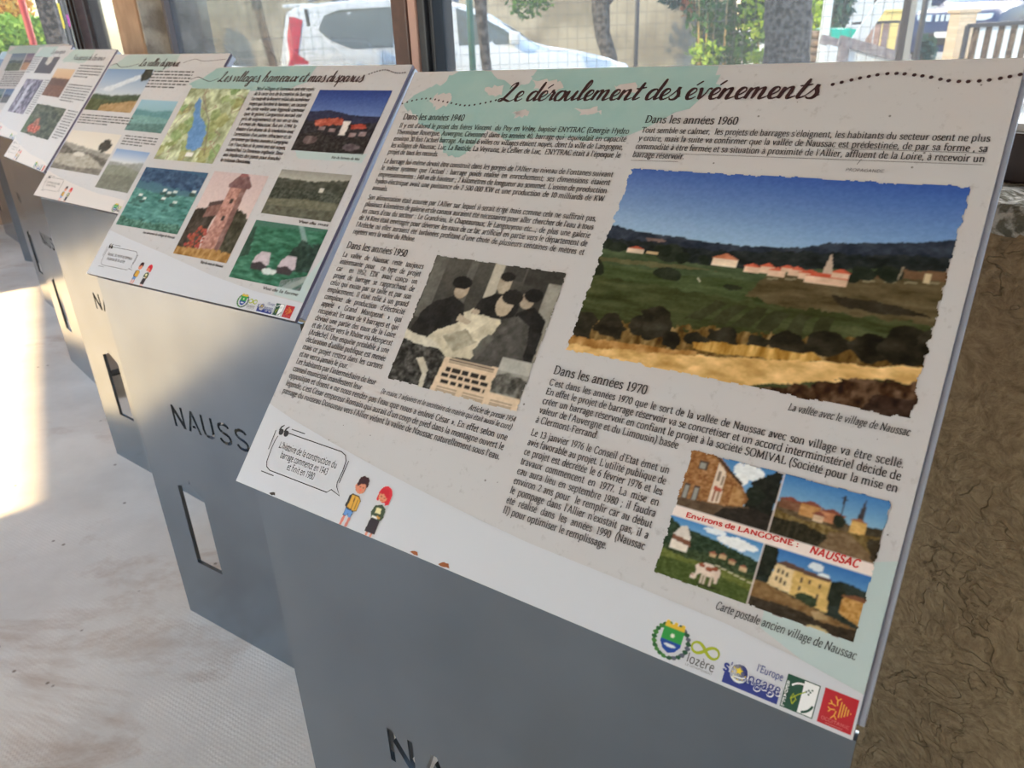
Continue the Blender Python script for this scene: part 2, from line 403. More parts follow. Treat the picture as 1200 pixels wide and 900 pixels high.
# ------------------------------------------------------------------ lettering: own stroke alphabets
GL = {
'a': (440, "M95 340 Q140 450 220 450 Q325 450 325 330 L325 80 Q325 5 410 35|M325 275 Q85 240 85 110 Q85 -10 175 -10 Q270 -10 325 90"),
'b': (520, "M115 0 L115 700|M115 320 Q170 450 270 450 Q430 440 430 225 Q430 -10 260 -10 Q165 -10 115 60|H45 115 690"),
'c': (420, "M365 365 Q330 450 240 450 Q75 440 75 215 Q80 -10 245 -10 Q330 -10 375 75"),
'd': (530, "M410 700 L410 0|M410 330 Q360 450 250 450 Q75 440 75 220 Q75 -10 230 -10 Q350 -10 410 100|H340 410 690|H410 485 15"),
'e': (430, "M85 245 L365 245 Q365 450 235 450 Q75 440 75 215 Q80 -10 245 -10 Q325 -10 375 75"),
'f': (310, "M130 0 L130 540 Q130 700 235 700 Q300 700 320 640|H30 310 425|H30 310 445|H60 225 18"),
'g': (470, "M215 450 Q85 450 85 310 Q85 170 215 170 Q345 170 345 310 Q345 450 215 450|M320 420 L430 440|M150 185 Q80 130 130 65 L310 40 Q425 10 405 -95 Q360 -215 210 -215 Q65 -210 75 -110 Q85 -20 170 45"),
'h': (550, "M115 0 L115 700|M115 310 Q180 450 285 450 Q415 450 415 300 L415 0|H45 115 690|H45 190 18|H345 490 18"),
'i': (270, "M135 0 L135 440|H60 135 425|H60 215 18|D135 625"),
'j': (260, "M145 440 L145 -110 Q130 -210 35 -205|H70 145 425|D145 625"),
'k': (520, "M115 0 L115 700|M400 440 L125 220|M210 290 L420 0|H45 115 690|H45 190 18|H360 490 18|H330 460 430"),
'l': (270, "M135 0 L135 700|H60 135 690|H60 215 18"),
'm': (820, "M115 0 L115 440|M115 310 Q175 450 275 450 Q400 450 400 300 L400 0|M400 310 Q460 450 565 450 Q690 450 690 300 L690 0|H45 115 425|H45 190 18|H330 475 18|H615 765 18"),
'n': (550, "M115 0 L115 440|M115 310 Q180 450 285 450 Q415 450 415 300 L415 0|H45 115 425|H45 190 18|H345 490 18"),
'o': (490, "M245 450 Q75 450 75 220 Q75 -10 245 -10 Q415 -10 415 220 Q415 450 245 450"),
'p': (530, "M115 -215 L115 440|M115 320 Q180 450 280 450 Q440 440 440 225 Q440 -10 265 -10 Q165 -10 115 70|H45 115 425|H45 200 -200"),
'q': (530, "M410 -215 L410 430|M410 330 Q360 450 250 450 Q75 440 75 220 Q75 -10 230 -10 Q350 -10 410 100|H330 490 -200"),
'r': (380, "M120 0 L120 440|M120 300 Q180 440 270 445 Q320 445 345 400|H45 120 425|H45 210 18"),
's': (380, "M310 360 Q280 450 195 450 Q90 445 90 345 Q90 265 195 230 Q320 190 320 105 Q310 -10 190 -10 Q95 -10 70 90"),
't': (320, "M140 580 L140 90 Q140 -10 220 -10 Q275 -10 300 45|H50 290 430"),
'u': (540, "M115 440 L115 130 Q115 -10 235 -10 Q340 -10 400 110|M400 440 L400 0|H45 115 425|H330 400 425|H400 480 15"),
'v': (470, "M65 440 L235 0|M400 440 L235 0|H20 150 430|H320 450 430"),
'w': (700, "M65 440 L215 0|M350 440 L215 0|M350 440 L490 0|M630 440 L490 0|H20 150 430|H550 680 430"),
'x': (470, "M75 440 L395 0|M385 440 L75 0|H25 170 430|H310 440 430|H25 150 18|H310 450 18"),
'y': (470, "M65 440 L240 20|M400 440 L240 20 Q180 -200 70 -205|H20 150 430|H320 450 430"),
'z': (420, "H70 350 425|M340 420 L75 20|H70 360 18"),
'A': (640, "M310 660 L80 0|M310 660 L545 0|H180 450 230|H30 160 15|H460 610 15"),
'B': (560, "M130 0 L130 650|M130 640 Q420 660 420 490 Q420 350 150 350 Q470 350 470 180 Q460 0 130 10|H50 130 640|H50 130 15"),
'C': (590, "M510 520 Q460 660 330 660 Q85 640 85 325 Q90 -10 330 -10 Q470 -10 520 140"),
'D': (650, "M130 0 L130 650|M130 640 Q560 670 560 325 Q550 0 130 10|H50 130 640|H50 130 15"),
'E': (540, "M130 0 L130 650|H50 470 638|H130 400 340|H50 480 16|M470 640 L470 540|M480 20 L480 120"),
'F': (510, "M130 0 L130 650|H50 460 638|H130 390 330|H50 220 16|M460 640 L460 540"),
'G': (650, "M530 530 Q470 660 340 660 Q85 640 85 325 Q90 -10 350 -10 Q480 -10 545 60 L545 290|H450 610 295"),
'H': (690, "M130 0 L130 650|M560 0 L560 650|H130 560 340|H50 220 640|H480 640 640|H50 220 15|H480 640 15"),
'I': (320, "M155 0 L155 650|H60 255 640|H60 255 15"),
'J': (320, "M190 650 L190 60 Q180 -110 50 -100|H90 280 640"),
'K': (620, "M130 0 L130 650|M500 640 L140 320|M240 400 L530 0|H50 220 640|H50 220 15|H450 610 15|H420 570 640"),
'L': (530, "M130 0 L130 650|H50 220 640|H50 470 16|M470 20 L470 140"),
'M': (820, "M120 0 L135 650|M135 650 L400 60|M400 60 L670 650|M670 650 L690 0|H40 140 640|H660 770 640|H40 200 15|H600 780 15"),
'N': (690, "M125 0 L125 650|M125 640 L560 10|M560 650 L560 0|H40 150 640|H490 640 640|H50 210 15"),
'O': (690, "M345 660 Q85 660 85 325 Q85 -10 345 -10 Q605 -10 605 325 Q605 660 345 660"),
'P': (530, "M130 0 L130 650|M130 640 Q460 660 460 470 Q450 290 130 300|H50 130 640|H50 230 15"),
'Q': (690, "M345 660 Q85 660 85 325 Q85 -10 345 -10 Q605 -10 605 325 Q605 660 345 660|M350 100 Q500 -150 640 -150"),
'R': (600, "M130 0 L130 650|M130 640 Q450 660 450 490 Q450 330 140 330|M280 340 L540 10|H50 130 640|H50 220 15|H470 600 15"),
'S': (480, "M390 530 Q350 660 240 660 Q100 650 100 510 Q100 400 245 345 Q410 280 410 160 Q400 -10 235 -10 Q110 -10 75 130"),
'T': (570, "M285 0 L285 650|H50 520 638|H190 380 15|M50 640 L50 530|M520 640 L520 530"),
'U': (670, "M125 650 L125 230 Q130 -10 330 -10 Q550 -10 550 230 L550 650|H45 210 640|H480 630 640"),
'V': (630, "M75 650 L320 0|M560 650 L320 0|H20 170 640|H470 620 640"),
'W': (880, "M70 650 L250 0|M440 650 L250 0|M440 650 L630 0|M810 650 L630 0|H20 150 640|H720 870 640"),
'Y': (590, "M75 650 L295 310 L295 0|M520 650 L295 310|H20 160 640|H440 580 640|H200 390 15"),
'0': (470, "M235 620 Q75 620 75 305 Q75 -10 235 -10 Q395 -10 395 305 Q395 620 235 620"),
'1': (400, "M210 0 L210 620|M210 610 L110 540|H100 320 15"),
'2': (450, "M90 480 Q110 620 230 620 Q370 610 360 470 Q350 330 85 30|H85 390 25"),
'3': (450, "M90 520 Q130 620 230 620 Q350 610 350 490 Q340 350 190 330 Q380 320 380 165 Q370 -10 220 -10 Q110 -10 75 90"),
'4': (470, "M320 0 L320 620|M310 610 L60 180|H60 420 175|H230 400 15"),
'5': (450, "H140 370 600|M140 600 L120 340|M120 340 Q380 400 380 190 Q370 -10 210 -10 Q110 -10 75 80"),
'6': (460, "M370 620 Q80 520 80 220 Q80 -10 235 -10 Q385 0 385 190 Q380 370 245 370 Q120 370 85 240"),
'7': (440, "H80 390 600|M385 600 L180 0|M85 600 L85 500"),
'8': (460, "M230 620 Q100 620 100 475 Q110 370 230 325 Q390 260 390 150 Q380 -10 230 -10 Q75 -10 75 150 Q80 250 230 325 Q360 380 360 480 Q350 620 230 620"),
'9': (460, "M90 -10 Q380 90 380 390 Q380 620 230 620 Q80 610 80 420 Q85 250 220 245 Q345 250 378 370"),
'.': (230, "D110 35"), ',': (230, "D110 35|M125 30 Q120 -70 60 -110"), ':': (240, "D115 35|D115 380"), ';': (240, "D115 380|D115 35|M130 30 Q125 -70 65 -110"),
"'": (180, "M90 690 L75 480"), '-': (320, "H60 260 220"), '(': (300, "M240 720 Q90 560 90 270 Q90 0 240 -170"), ')': (300, "M60 720 Q210 560 210 270 Q210 0 60 -170"),
'«': (440, "M210 400 L90 220|M90 220 L210 50|M350 400 L230 220|M230 220 L350 50"), '»': (440, "M90 400 L210 220|M210 220 L90 50|M230 400 L350 220|M350 220 L230 50"),
' ': (250, ""),
}
ACC = {'é': ('e', "M210 530 L310 660"), 'è': ('e', "M270 530 L160 660"), 'ê': ('e', "M130 530 L230 650|M230 650 L330 530"),
       'à': ('a', "M270 530 L160 660"), 'û': ('u', "M150 530 L260 650|M260 650 L370 530"), 'ù': ('u', "M300 530 L190 660"),
       'ô': ('o', "M140 530 L240 650|M240 650 L340 530"), 'î': ('i', "M50 530 L135 650|M135 650 L220 530"),
       'ç': ('c', "M240 -10 Q330 -110 180 -180")}
for k, (b, s) in ACC.items():
    base = GL[b][1]
    if k == 'î': base = base.replace('|D135 625', '')
    GL[k] = (GL[b][0], base + '|' + s)

def flat(path, seg=4):
    t = path.replace('M', ' M ').replace('L', ' L ').replace('Q', ' Q ').split()
    P = []; i = 0
    while i < len(t):
        c = t[i]
        if c in 'ML':
            P.append((float(t[i + 1]), float(t[i + 2]))); i += 3
        else:
            p0 = P[-1]; c1 = (float(t[i + 1]), float(t[i + 2])); p2 = (float(t[i + 3]), float(t[i + 4])); i += 5
            for k in range(1, seg + 1):
                u = k / seg
                P.append(((1 - u) ** 2 * p0[0] + 2 * u * (1 - u) * c1[0] + u * u * p2[0], (1 - u) ** 2 * p0[1] + 2 * u * (1 - u) * c1[1] + u * u * p2[1]))
    return P

def ribbon(P, wfun, V, F):
    n = len(P)
    if n < 2: return
    o = len(V)
    for i, p in enumerate(P):
        a = P[max(i - 1, 0)]; b = P[min(i + 1, n - 1)]
        dx, dy = b[0] - a[0], b[1] - a[1]; l = math.hypot(dx, dy) or 1
        dx /= l; dy /= l
        w = wfun(dx, dy, i / (n - 1)) / 2
        V.append((p[0] - dy * w, p[1] + dx * w)); V.append((p[0] + dy * w, p[1] - dx * w))
    for i in range(n - 1):
        F.append((o + 2 * i, o + 2 * i + 1, o + 2 * i + 3, o + 2 * i + 2))

CACHE = {}
def glyph(ch, style):
    """style: 'serif', 'bold', 'sans', 'sansbold', 'hand'"""
    k = (ch, style)
    if k in CACHE: return CACHE[k]
    adv, s = GL.get(ch, GL[' '])
    thick, thin, ser = {'serif': (108, 56, 58), 'bold': (135, 66, 54), 'sans': (95, 82, 0), 'sansbold': (150, 130, 0), 'hand': (78, 72, 0)}[style]
    V = []; F = []
    wf = lambda dx, dy, t: thin + (thick - thin) * abs(dy)
    for st in s.split('|'):
        if not st: continue
        if st[0] == 'H':
            a, b, y = [float(q) for q in st[1:].split()]
            full = (b - a) > 190 or ch in '-zf t'
            if not ser and not (full and not (y < 30 and ch not in 'zEL2') and not (y > 400 and ch in 'xyvwkAVWYKHMNUIJ')): continue
            h = (ser if ser else thin) / 2
            o = len(V); V += [(a, y - h), (b, y - h), (b, y + h), (a, y + h)]; F.append((o, o + 1, o + 2, o + 3))
        elif st[0] == 'D':
            x, y = [float(q) for q in st[1:].split()]; r = thick * .58; o = len(V)
            V += [(x + r * math.cos(q * PI / 4), y + r * math.sin(q * PI / 4)) for q in range(8)]; F.append(tuple(range(o, o + 8)))
        else:
            P = flat(st)
            if ch in "éèêàûùôî'" and P[0][1] > 500 and len(P) == 2:
                ribbon(P, lambda dx, dy, t: 62, V, F)
            else: ribbon(P, wf, V, F)
    CACHE[k] = (adv, V, F)
    return CACHE[k]

def nat(text, style): return sum(glyph(c, style)[0] for c in text)

class Print:
    """collects flat printing on a board: 2-d polygons in metres, built at a height above the face"""
    def __init__(s): s.v = []; s.f = []; s.m = []; s.mats = []
    def mi(s, m):
        if m not in s.mats: s.mats.append(m)
        return s.mats.index(m)
    def poly(s, pts, m):
        o = len(s.v); s.v += list(pts); s.f.append(tuple(range(o, o + len(pts)))); s.m.append(s.mi(m))
    def stroke(s, P, w, m):
        V = []; F = []; ribbon(P, (lambda dx, dy, t: w) if not callable(w) else w, V, F)
        o = len(s.v); k = s.mi(m); s.v += V
        for f in F: s.f.append(tuple(i + o for i in f)); s.m.append(k)
    def dot(s, x, y, r, m, n=10, ry=None):
        s.poly([(x + r * math.cos(2 * PI * i / n), y + (ry or r) * math.sin(2 * PI * i / n)) for i in range(n)], m)
    def text(s, text, x0, x1, y, em, m, style='serif', sx=None, slant=0.0, rise=0.0):
        """set text from x0 to x1 (x1 None: natural width times sx); extra goes into the spaces when sx is given"""
        nw = nat(text, style) * em / 1000
        ns = text.count(' ')
        if x1 is None: k, gap = (sx or 1.0), 0
        elif sx and ns: k = sx; gap = ((x1 - x0) - nw * sx) / ns
        else: k = (x1 - x0) / nw; gap = 0
        e = em / 1000; x = x0; mi = s.mi(m)
        for c in text:
            adv, V, F = glyph(c, style)
            o = len(s.v)
            for (a, b) in V:
                s.v.append((x + a * e * k + slant * b * e, y + b * e + rise * (x - x0 + a * e * k)))
            for f in F: s.f.append(tuple(i + o for i in f)); s.m.append(mi)
            x += adv * e * k + (gap if c == ' ' else 0)
        return x
    def build(s, name, fr, hgt, parent):
        me = bpy.data.meshes.new(name)
        me.from_pydata([fr(a, b, hgt) for a, b in s.v], [], s.f)
        for m in s.mats: me.materials.append(m)
        me.polygons.foreach_set('material_index', s.m); me.update()
        o = bpy.data.objects.new(name, me); COL.objects.link(o); o.parent = parent
        return o

# brush script for the titles: centre lines, x-height 100
SCRIPT = {
'e': (62, [[(0, 25), (30, 42), (50, 72), (42, 97), (22, 92), (10, 55), (18, 12), (38, 2), (66, 26)]]),
'd': (84, [[(60, 72), (44, 97), (18, 85), (6, 45), (14, 6), (36, 8), (58, 55)], [(74, 195), (66, 110), (60, 35), (68, 4), (90, 24)]]),
'r': (63, [[(0, 25), (16, 70), (22, 108), (28, 90), (48, 84)], [(46, 86), (38, 50), (42, 8), (60, 22)]]),
'o': (80, [[(40, 97), (16, 84), (5, 42), (16, 6), (36, 2)], [(40, 97), (58, 84), (62, 46), (52, 10), (36, 2)], [(54, 88), (66, 82), (80, 92)]]),
'u': (88, [[(8, 97), (4, 40), (14, 3), (36, 15), (58, 72)], [(66, 98), (58, 40), (64, 5), (92, 24)]]),
'l': (46, [[(0, 20), (28, 90), (46, 165), (36, 195), (22, 160), (14, 60), (20, 6), (50, 24)]]),
'm': (122, [[(14, 98), (9, 50), (6, 0)], [(8, 35), (26, 86), (44, 96), (48, 70), (44, 0)], [(46, 35), (64, 86), (84, 96), (88, 65), (84, 18), (94, 2), (124, 24)]]),
'n': (90, [[(14, 98), (9, 50), (6, 0)], [(8, 35), (30, 86), (50, 96), (55, 65), (51, 18), (61, 2), (92, 24)]]),
't': (52, [[(34, 165), (24, 85), (16, 25), (26, 2), (54, 24)], [(-2, 104), (28, 108), (62, 118)]]),
's': (62, [[(0, 22), (22, 62), (40, 114), (38, 88), (54, 42), (44, 5), (18, 0), (6, 18)], [(46, 6), (72, 30)]]),
'v': (78, [[(0, 90), (12, 96), (22, 50), (32, 3), (52, 50), (60, 95), (80, 90)]]),
'i': (40, [[(14, 97), (8, 40), (16, 3), (42, 24)], [(20, 142), (22, 150)]]),
'a': (88, [[(60, 72), (44, 97), (18, 85), (6, 45), (14, 6), (36, 8), (58, 55)], [(66, 98), (59, 40), (66, 4), (92, 24)]]),
'g': (84, [[(60, 72), (44, 97), (18, 85), (6, 45), (14, 6), (36, 8), (58, 55)], [(66, 98), (58, 0), (42, -72), (14, -80), (10, -50), (48, -8), (88, 26)]]),
'h': (92, [[(0, 20), (30, 100), (46, 172), (34, 195), (22, 150), (12, 60), (6, 0)], [(8, 35), (30, 86), (50, 96), (55, 65), (51, 18), (61, 2), (94, 24)]]),
'x': (74, [[(4, 90), (20, 92), (34, 50), (50, 6), (76, 24)], [(68, 96), (34, 48), (0, 2)]]),
'p': (80, [[(18, 112), (10, 20), (2, -88)], [(12, 50), (38, 97), (60, 80), (58, 32), (36, 2), (14, 16)], [(40, 4), (82, 26)]]),
'c': (58, [[(50, 80), (36, 98), (14, 80), (6, 40), (20, 2), (60, 24)]]),
'q': (84, [[(60, 72), (44, 97), (18, 85), (6, 45), (14, 6), (36, 8), (58, 55)], [(66, 98), (58, 0), (54, -88), (84, -20)]]),
'L': (104, [[(22, 128), (26, 165), (50, 192), (60, 165), (44, 110), (26, 50), (10, 8), (-12, 0), (-16, 18), (8, 28), (44, 10), (78, 0), (108, 24)]]),
'N': (112, [[(0, 5), (12, 20), (20, 100), (28, 185)], [(28, 185), (44, 110), (66, 5)], [(66, 5), (76, 90), (86, 170), (108, 190)]]),
"'": (26, [[(16, 190), (8, 150)]]), ',': (30, [[(12, 12), (4, -28)]]), ' ': (40, []),
}
SCRIPT['é'] = (62, SCRIPT['e'][1] + [[(32, 126), (46, 148), (60, 166)]])
def crom(P, k=5):
    if len(P) < 3: return P
    out = []
    for i in range(len(P) - 1):
        p0 = P[max(i - 1, 0)]; p1 = P[i]; p2 = P[i + 1]; p3 = P[min(i + 2, len(P) - 1)]
        for j in range(k):
            t = j / k
            out.append(tuple(.5 * ((2 * p1[q]) + (p2[q] - p0[q]) * t + (2 * p0[q] - 5 * p1[q] + 4 * p2[q] - p3[q]) * t * t + (3 * p1[q] - p0[q] - 3 * p2[q] + p3[q]) * t ** 3) for q in (0, 1)))
    out.append(P[-1]); return out
def script(pr, text, x0, x1, y0, xh, m, y1=None, slant=.17, heavy=1.0):
    tot = sum(SCRIPT[c][0] for c in text); e = xh / 100; k = (x1 - x0) / (tot * e); x = x0
    y1 = y0 if y1 is None else y1
    for c in text:
        adv, S = SCRIPT[c]
        for st in S:
            P = [(x + (a + slant * b) * e * k, y0 + (y1 - y0) * (x - x0) / (x1 - x0) + b * e) for a, b in crom(st, 5)]
            def wf(dx, dy, t):
                w = 10 + 17 * max(0, -dy) ** .7 + 3 * abs(dx)
                return w * heavy * e * min(1, .55 + 4 * min(t, 1 - t))
            pr.stroke(P, wf, m)
        x += adv * e * k
# ------------------------------------------------------------------ printed pictures: small colour grids
rs = np.random.RandomState(7)
def vnoise(w, h, cx, cy, octs=4, seed=0):
    r = np.random.RandomState(seed); out = np.zeros((h, w)); amp = 1.0; tot = 0
    for o in range(octs):
        gx = int(cx * 2 ** o) + 2; gy = int(cy * 2 ** o) + 2
        g = r.rand(gy, gx)
        xs = np.linspace(0, gx - 1.001, w); ys = np.linspace(0, gy - 1.001, h)
        xi = xs.astype(int); yi = ys.astype(int); fx = (xs - xi)[None, :]; fy = (ys - yi)[:, None]
        fx = fx * fx * (3 - 2 * fx); fy = fy * fy * (3 - 2 * fy)
        a = g[yi][:, xi]; b = g[yi][:, np.minimum(xi + 1, gx - 1)]; c = g[np.minimum(yi + 1, gy - 1)][:, xi]; d = g[np.minimum(yi + 1, gy - 1)][:, np.minimum(xi + 1, gx - 1)]
        out += amp * (a * (1 - fx) * (1 - fy) + b * fx * (1 - fy) + c * (1 - fx) * fy + d * fx * fy); tot += amp; amp *= .55
    return out / tot

class Canvas:
    def __init__(s, w, h, c=(255, 255, 255)):
        s.w, s.h = w, h
        s.a = np.zeros((h, w, 3)) + np.array(c, float); s.k = np.ones((h, w), bool)
        s.X, s.Y = np.meshgrid((np.arange(w) + .5) / w, (np.arange(h) + .5) / h)
        s.seed = 1
    def nz(s, cx, cy, octs=4):
        s.seed += 1; return vnoise(s.w, s.h, cx, cy, octs, s.seed * 13 + s.w)
    def mask(s, P, wob=0.0, cx=18):
        X, Y = s.X, s.Y
        if wob:
            X = X + (s.nz(cx, cx, 3) - .5) * wob; Y = Y + (s.nz(cx, cx, 3) - .5) * wob
        ins = np.zeros(X.shape, bool); n = len(P)
        for i in range(n):
            x0, y0 = P[i]; x1, y1 = P[(i + 1) % n]
            if y0 == y1: continue
            c = ((y0 > Y) != (y1 > Y)) & (X < (x1 - x0) * (Y - y0) / (y1 - y0) + x0)
            ins ^= c
        return ins
    def grad(s, y0, y1, c0, c1, m=None):
        t = np.clip((s.Y - y0) / (y1 - y0), 0, 1)[..., None]
        col = np.array(c0) * (1 - t) + np.array(c1) * t
        m = ((s.Y >= y0) & (s.Y <= y1)) if m is None else m
        s.a[m] = col[m]
    def fill(s, m, c, var=0, cx=20, cy=20):
        c = np.array(c, float)
        if var:
            n = (s.nz(cx, cy, 5) - .5)[..., None] * 5 * var
            s.a[m] = np.clip(c + n, 0, 255)[m]
        else: s.a[m] = c
    def poly(s, P, c, var=0, wob=0, cx=20, cy=20, wx=18): s.fill(s.mask(P, wob, wx), c, var, cx, cy)
    def below(s, pts, c, var=0, wob=0, cx=20, cy=20, wx=30):
        s.poly(list(pts) + [(1.2, pts[-1][1]), (1.2, 1.3), (-.2, 1.3), (-.2, pts[0][1])], c, var, wob, cx, cy, wx)
    def ell(s, x, y, rx, ry, c, var=0, wob=0, rot=0, cx=20):
        X, Y = s.X - x, s.Y - y
        if wob: X = X + (s.nz(14, 14, 3) - .5) * wob; Y = Y + (s.nz(14, 14, 3) - .5) * wob
        c_, s_ = math.cos(rot), math.sin(rot); U = X * c_ + Y * s_; W = -X * s_ + Y * c_
        s.fill((U / rx) ** 2 + (W / ry) ** 2 < 1, c, var, cx, cx)
    def rect(s, x0, y0, x1, y1, c, var=0): s.fill((s.X >= x0) & (s.X <= x1) & (s.Y >= y0) & (s.Y <= y1), c, var)
    def line(s, x0, y0, x1, y1, wd, c):
        asp = s.h / s.w; dx, dy = x1 - x0, (y1 - y0) * asp; L = dx * dx + dy * dy
        t = np.clip(((s.X - x0) * dx + (s.Y - y0) * asp * dy) / L, 0, 1)
        d = np.hypot(s.X - x0 - t * dx, (s.Y - y0) * asp - t * dy)
        s.a[d < wd / 2] = c
    def grain(s, amt, cx=60):
        n = (s.nz(cx, cx, 3) - .5)[..., None] * 3.5 * amt; s.a = np.clip(s.a + n, 0, 255)
    def ragged(s, d=.02, cx=20, sides='lrtb'):
        e = s.nz(cx, cx, 3) * d
        if 'l' in sides: s.k &= s.X > e
        e = s.nz(cx, cx, 3) * d
        if 'r' in sides: s.k &= s.X < 1 - e
        e = s.nz(cx, cx, 3) * d
        if 't' in sides: s.k &= s.Y > e
        e = s.nz(cx, cx, 3) * d
        if 'b' in sides: s.k &= s.Y < 1 - e
    def build(s, name, fr, rect, hgt, parent, m=None):
        """rect = u0, v0(bottom), u1, v1(top) on the board; one quad per cell"""
        u0, v0, u1, v1 = rect; w, h = s.w, s.h
        us = u0 + (u1 - u0) * np.arange(w + 1) / w; vs = v1 + (v0 - v1) * np.arange(h + 1) / h
        o = np.array(fr(0, 0, hgt)); eu = np.array(fr(1, 0, hgt)) - o; ev = np.array(fr(0, 1, hgt)) - o
        V = (o + us[None, :, None] * eu + vs[:, None, None] * ev).reshape(-1, 3)
        yy, xx = np.nonzero(s.k)
        i0 = yy * (w + 1) + xx
        F = np.stack([i0 + w + 1, i0 + w + 2, i0 + 1, i0], 1)
        me = bpy.data.meshes.new(name)
        used = np.unique(F); mp = np.full(len(V), -1); mp[used] = np.arange(len(used))
        me.from_pydata(V[used].tolist(), [], mp[F].tolist())
        c = s.a / 255.0
        c = np.where(c <= .04045, c / 12.92, ((c + .055) / 1.055) ** 2.4)
        pad = np.pad(c, ((1, 1), (1, 1), (0, 0)), mode='edge')
        vc = (pad[:-1, :-1] + pad[1:, :-1] + pad[:-1, 1:] + pad[1:, 1:]) / 4
        vc = np.concatenate([vc.reshape(-1, 3)[used], np.ones((len(used), 1))], 1)
        at_ = me.color_attributes.new('print', 'FLOAT_COLOR', 'POINT')
        at_.data.foreach_set('color', vc.astype(np.float32).ravel())
        me.materials.append(m or PRINTM)
        ob = bpy.data.objects.new(name, me); COL.objects.link(ob); ob.parent = parent
        return ob

def m_print():
    m = bpy.data.materials.new('printed_ink'); m.use_nodes = True; t = m.node_tree; b = t.nodes['Principled BSDF']
    a = t.nodes.new('ShaderNodeAttribute'); a.attribute_name = 'print'
    t.links.new(a.outputs['Color'], b.inputs['Base Color']); b.inputs['Roughness'].default_value = .5; b.inputs['Specular IOR Level'].default_value = .22
    return m
PRINTM = m_print()

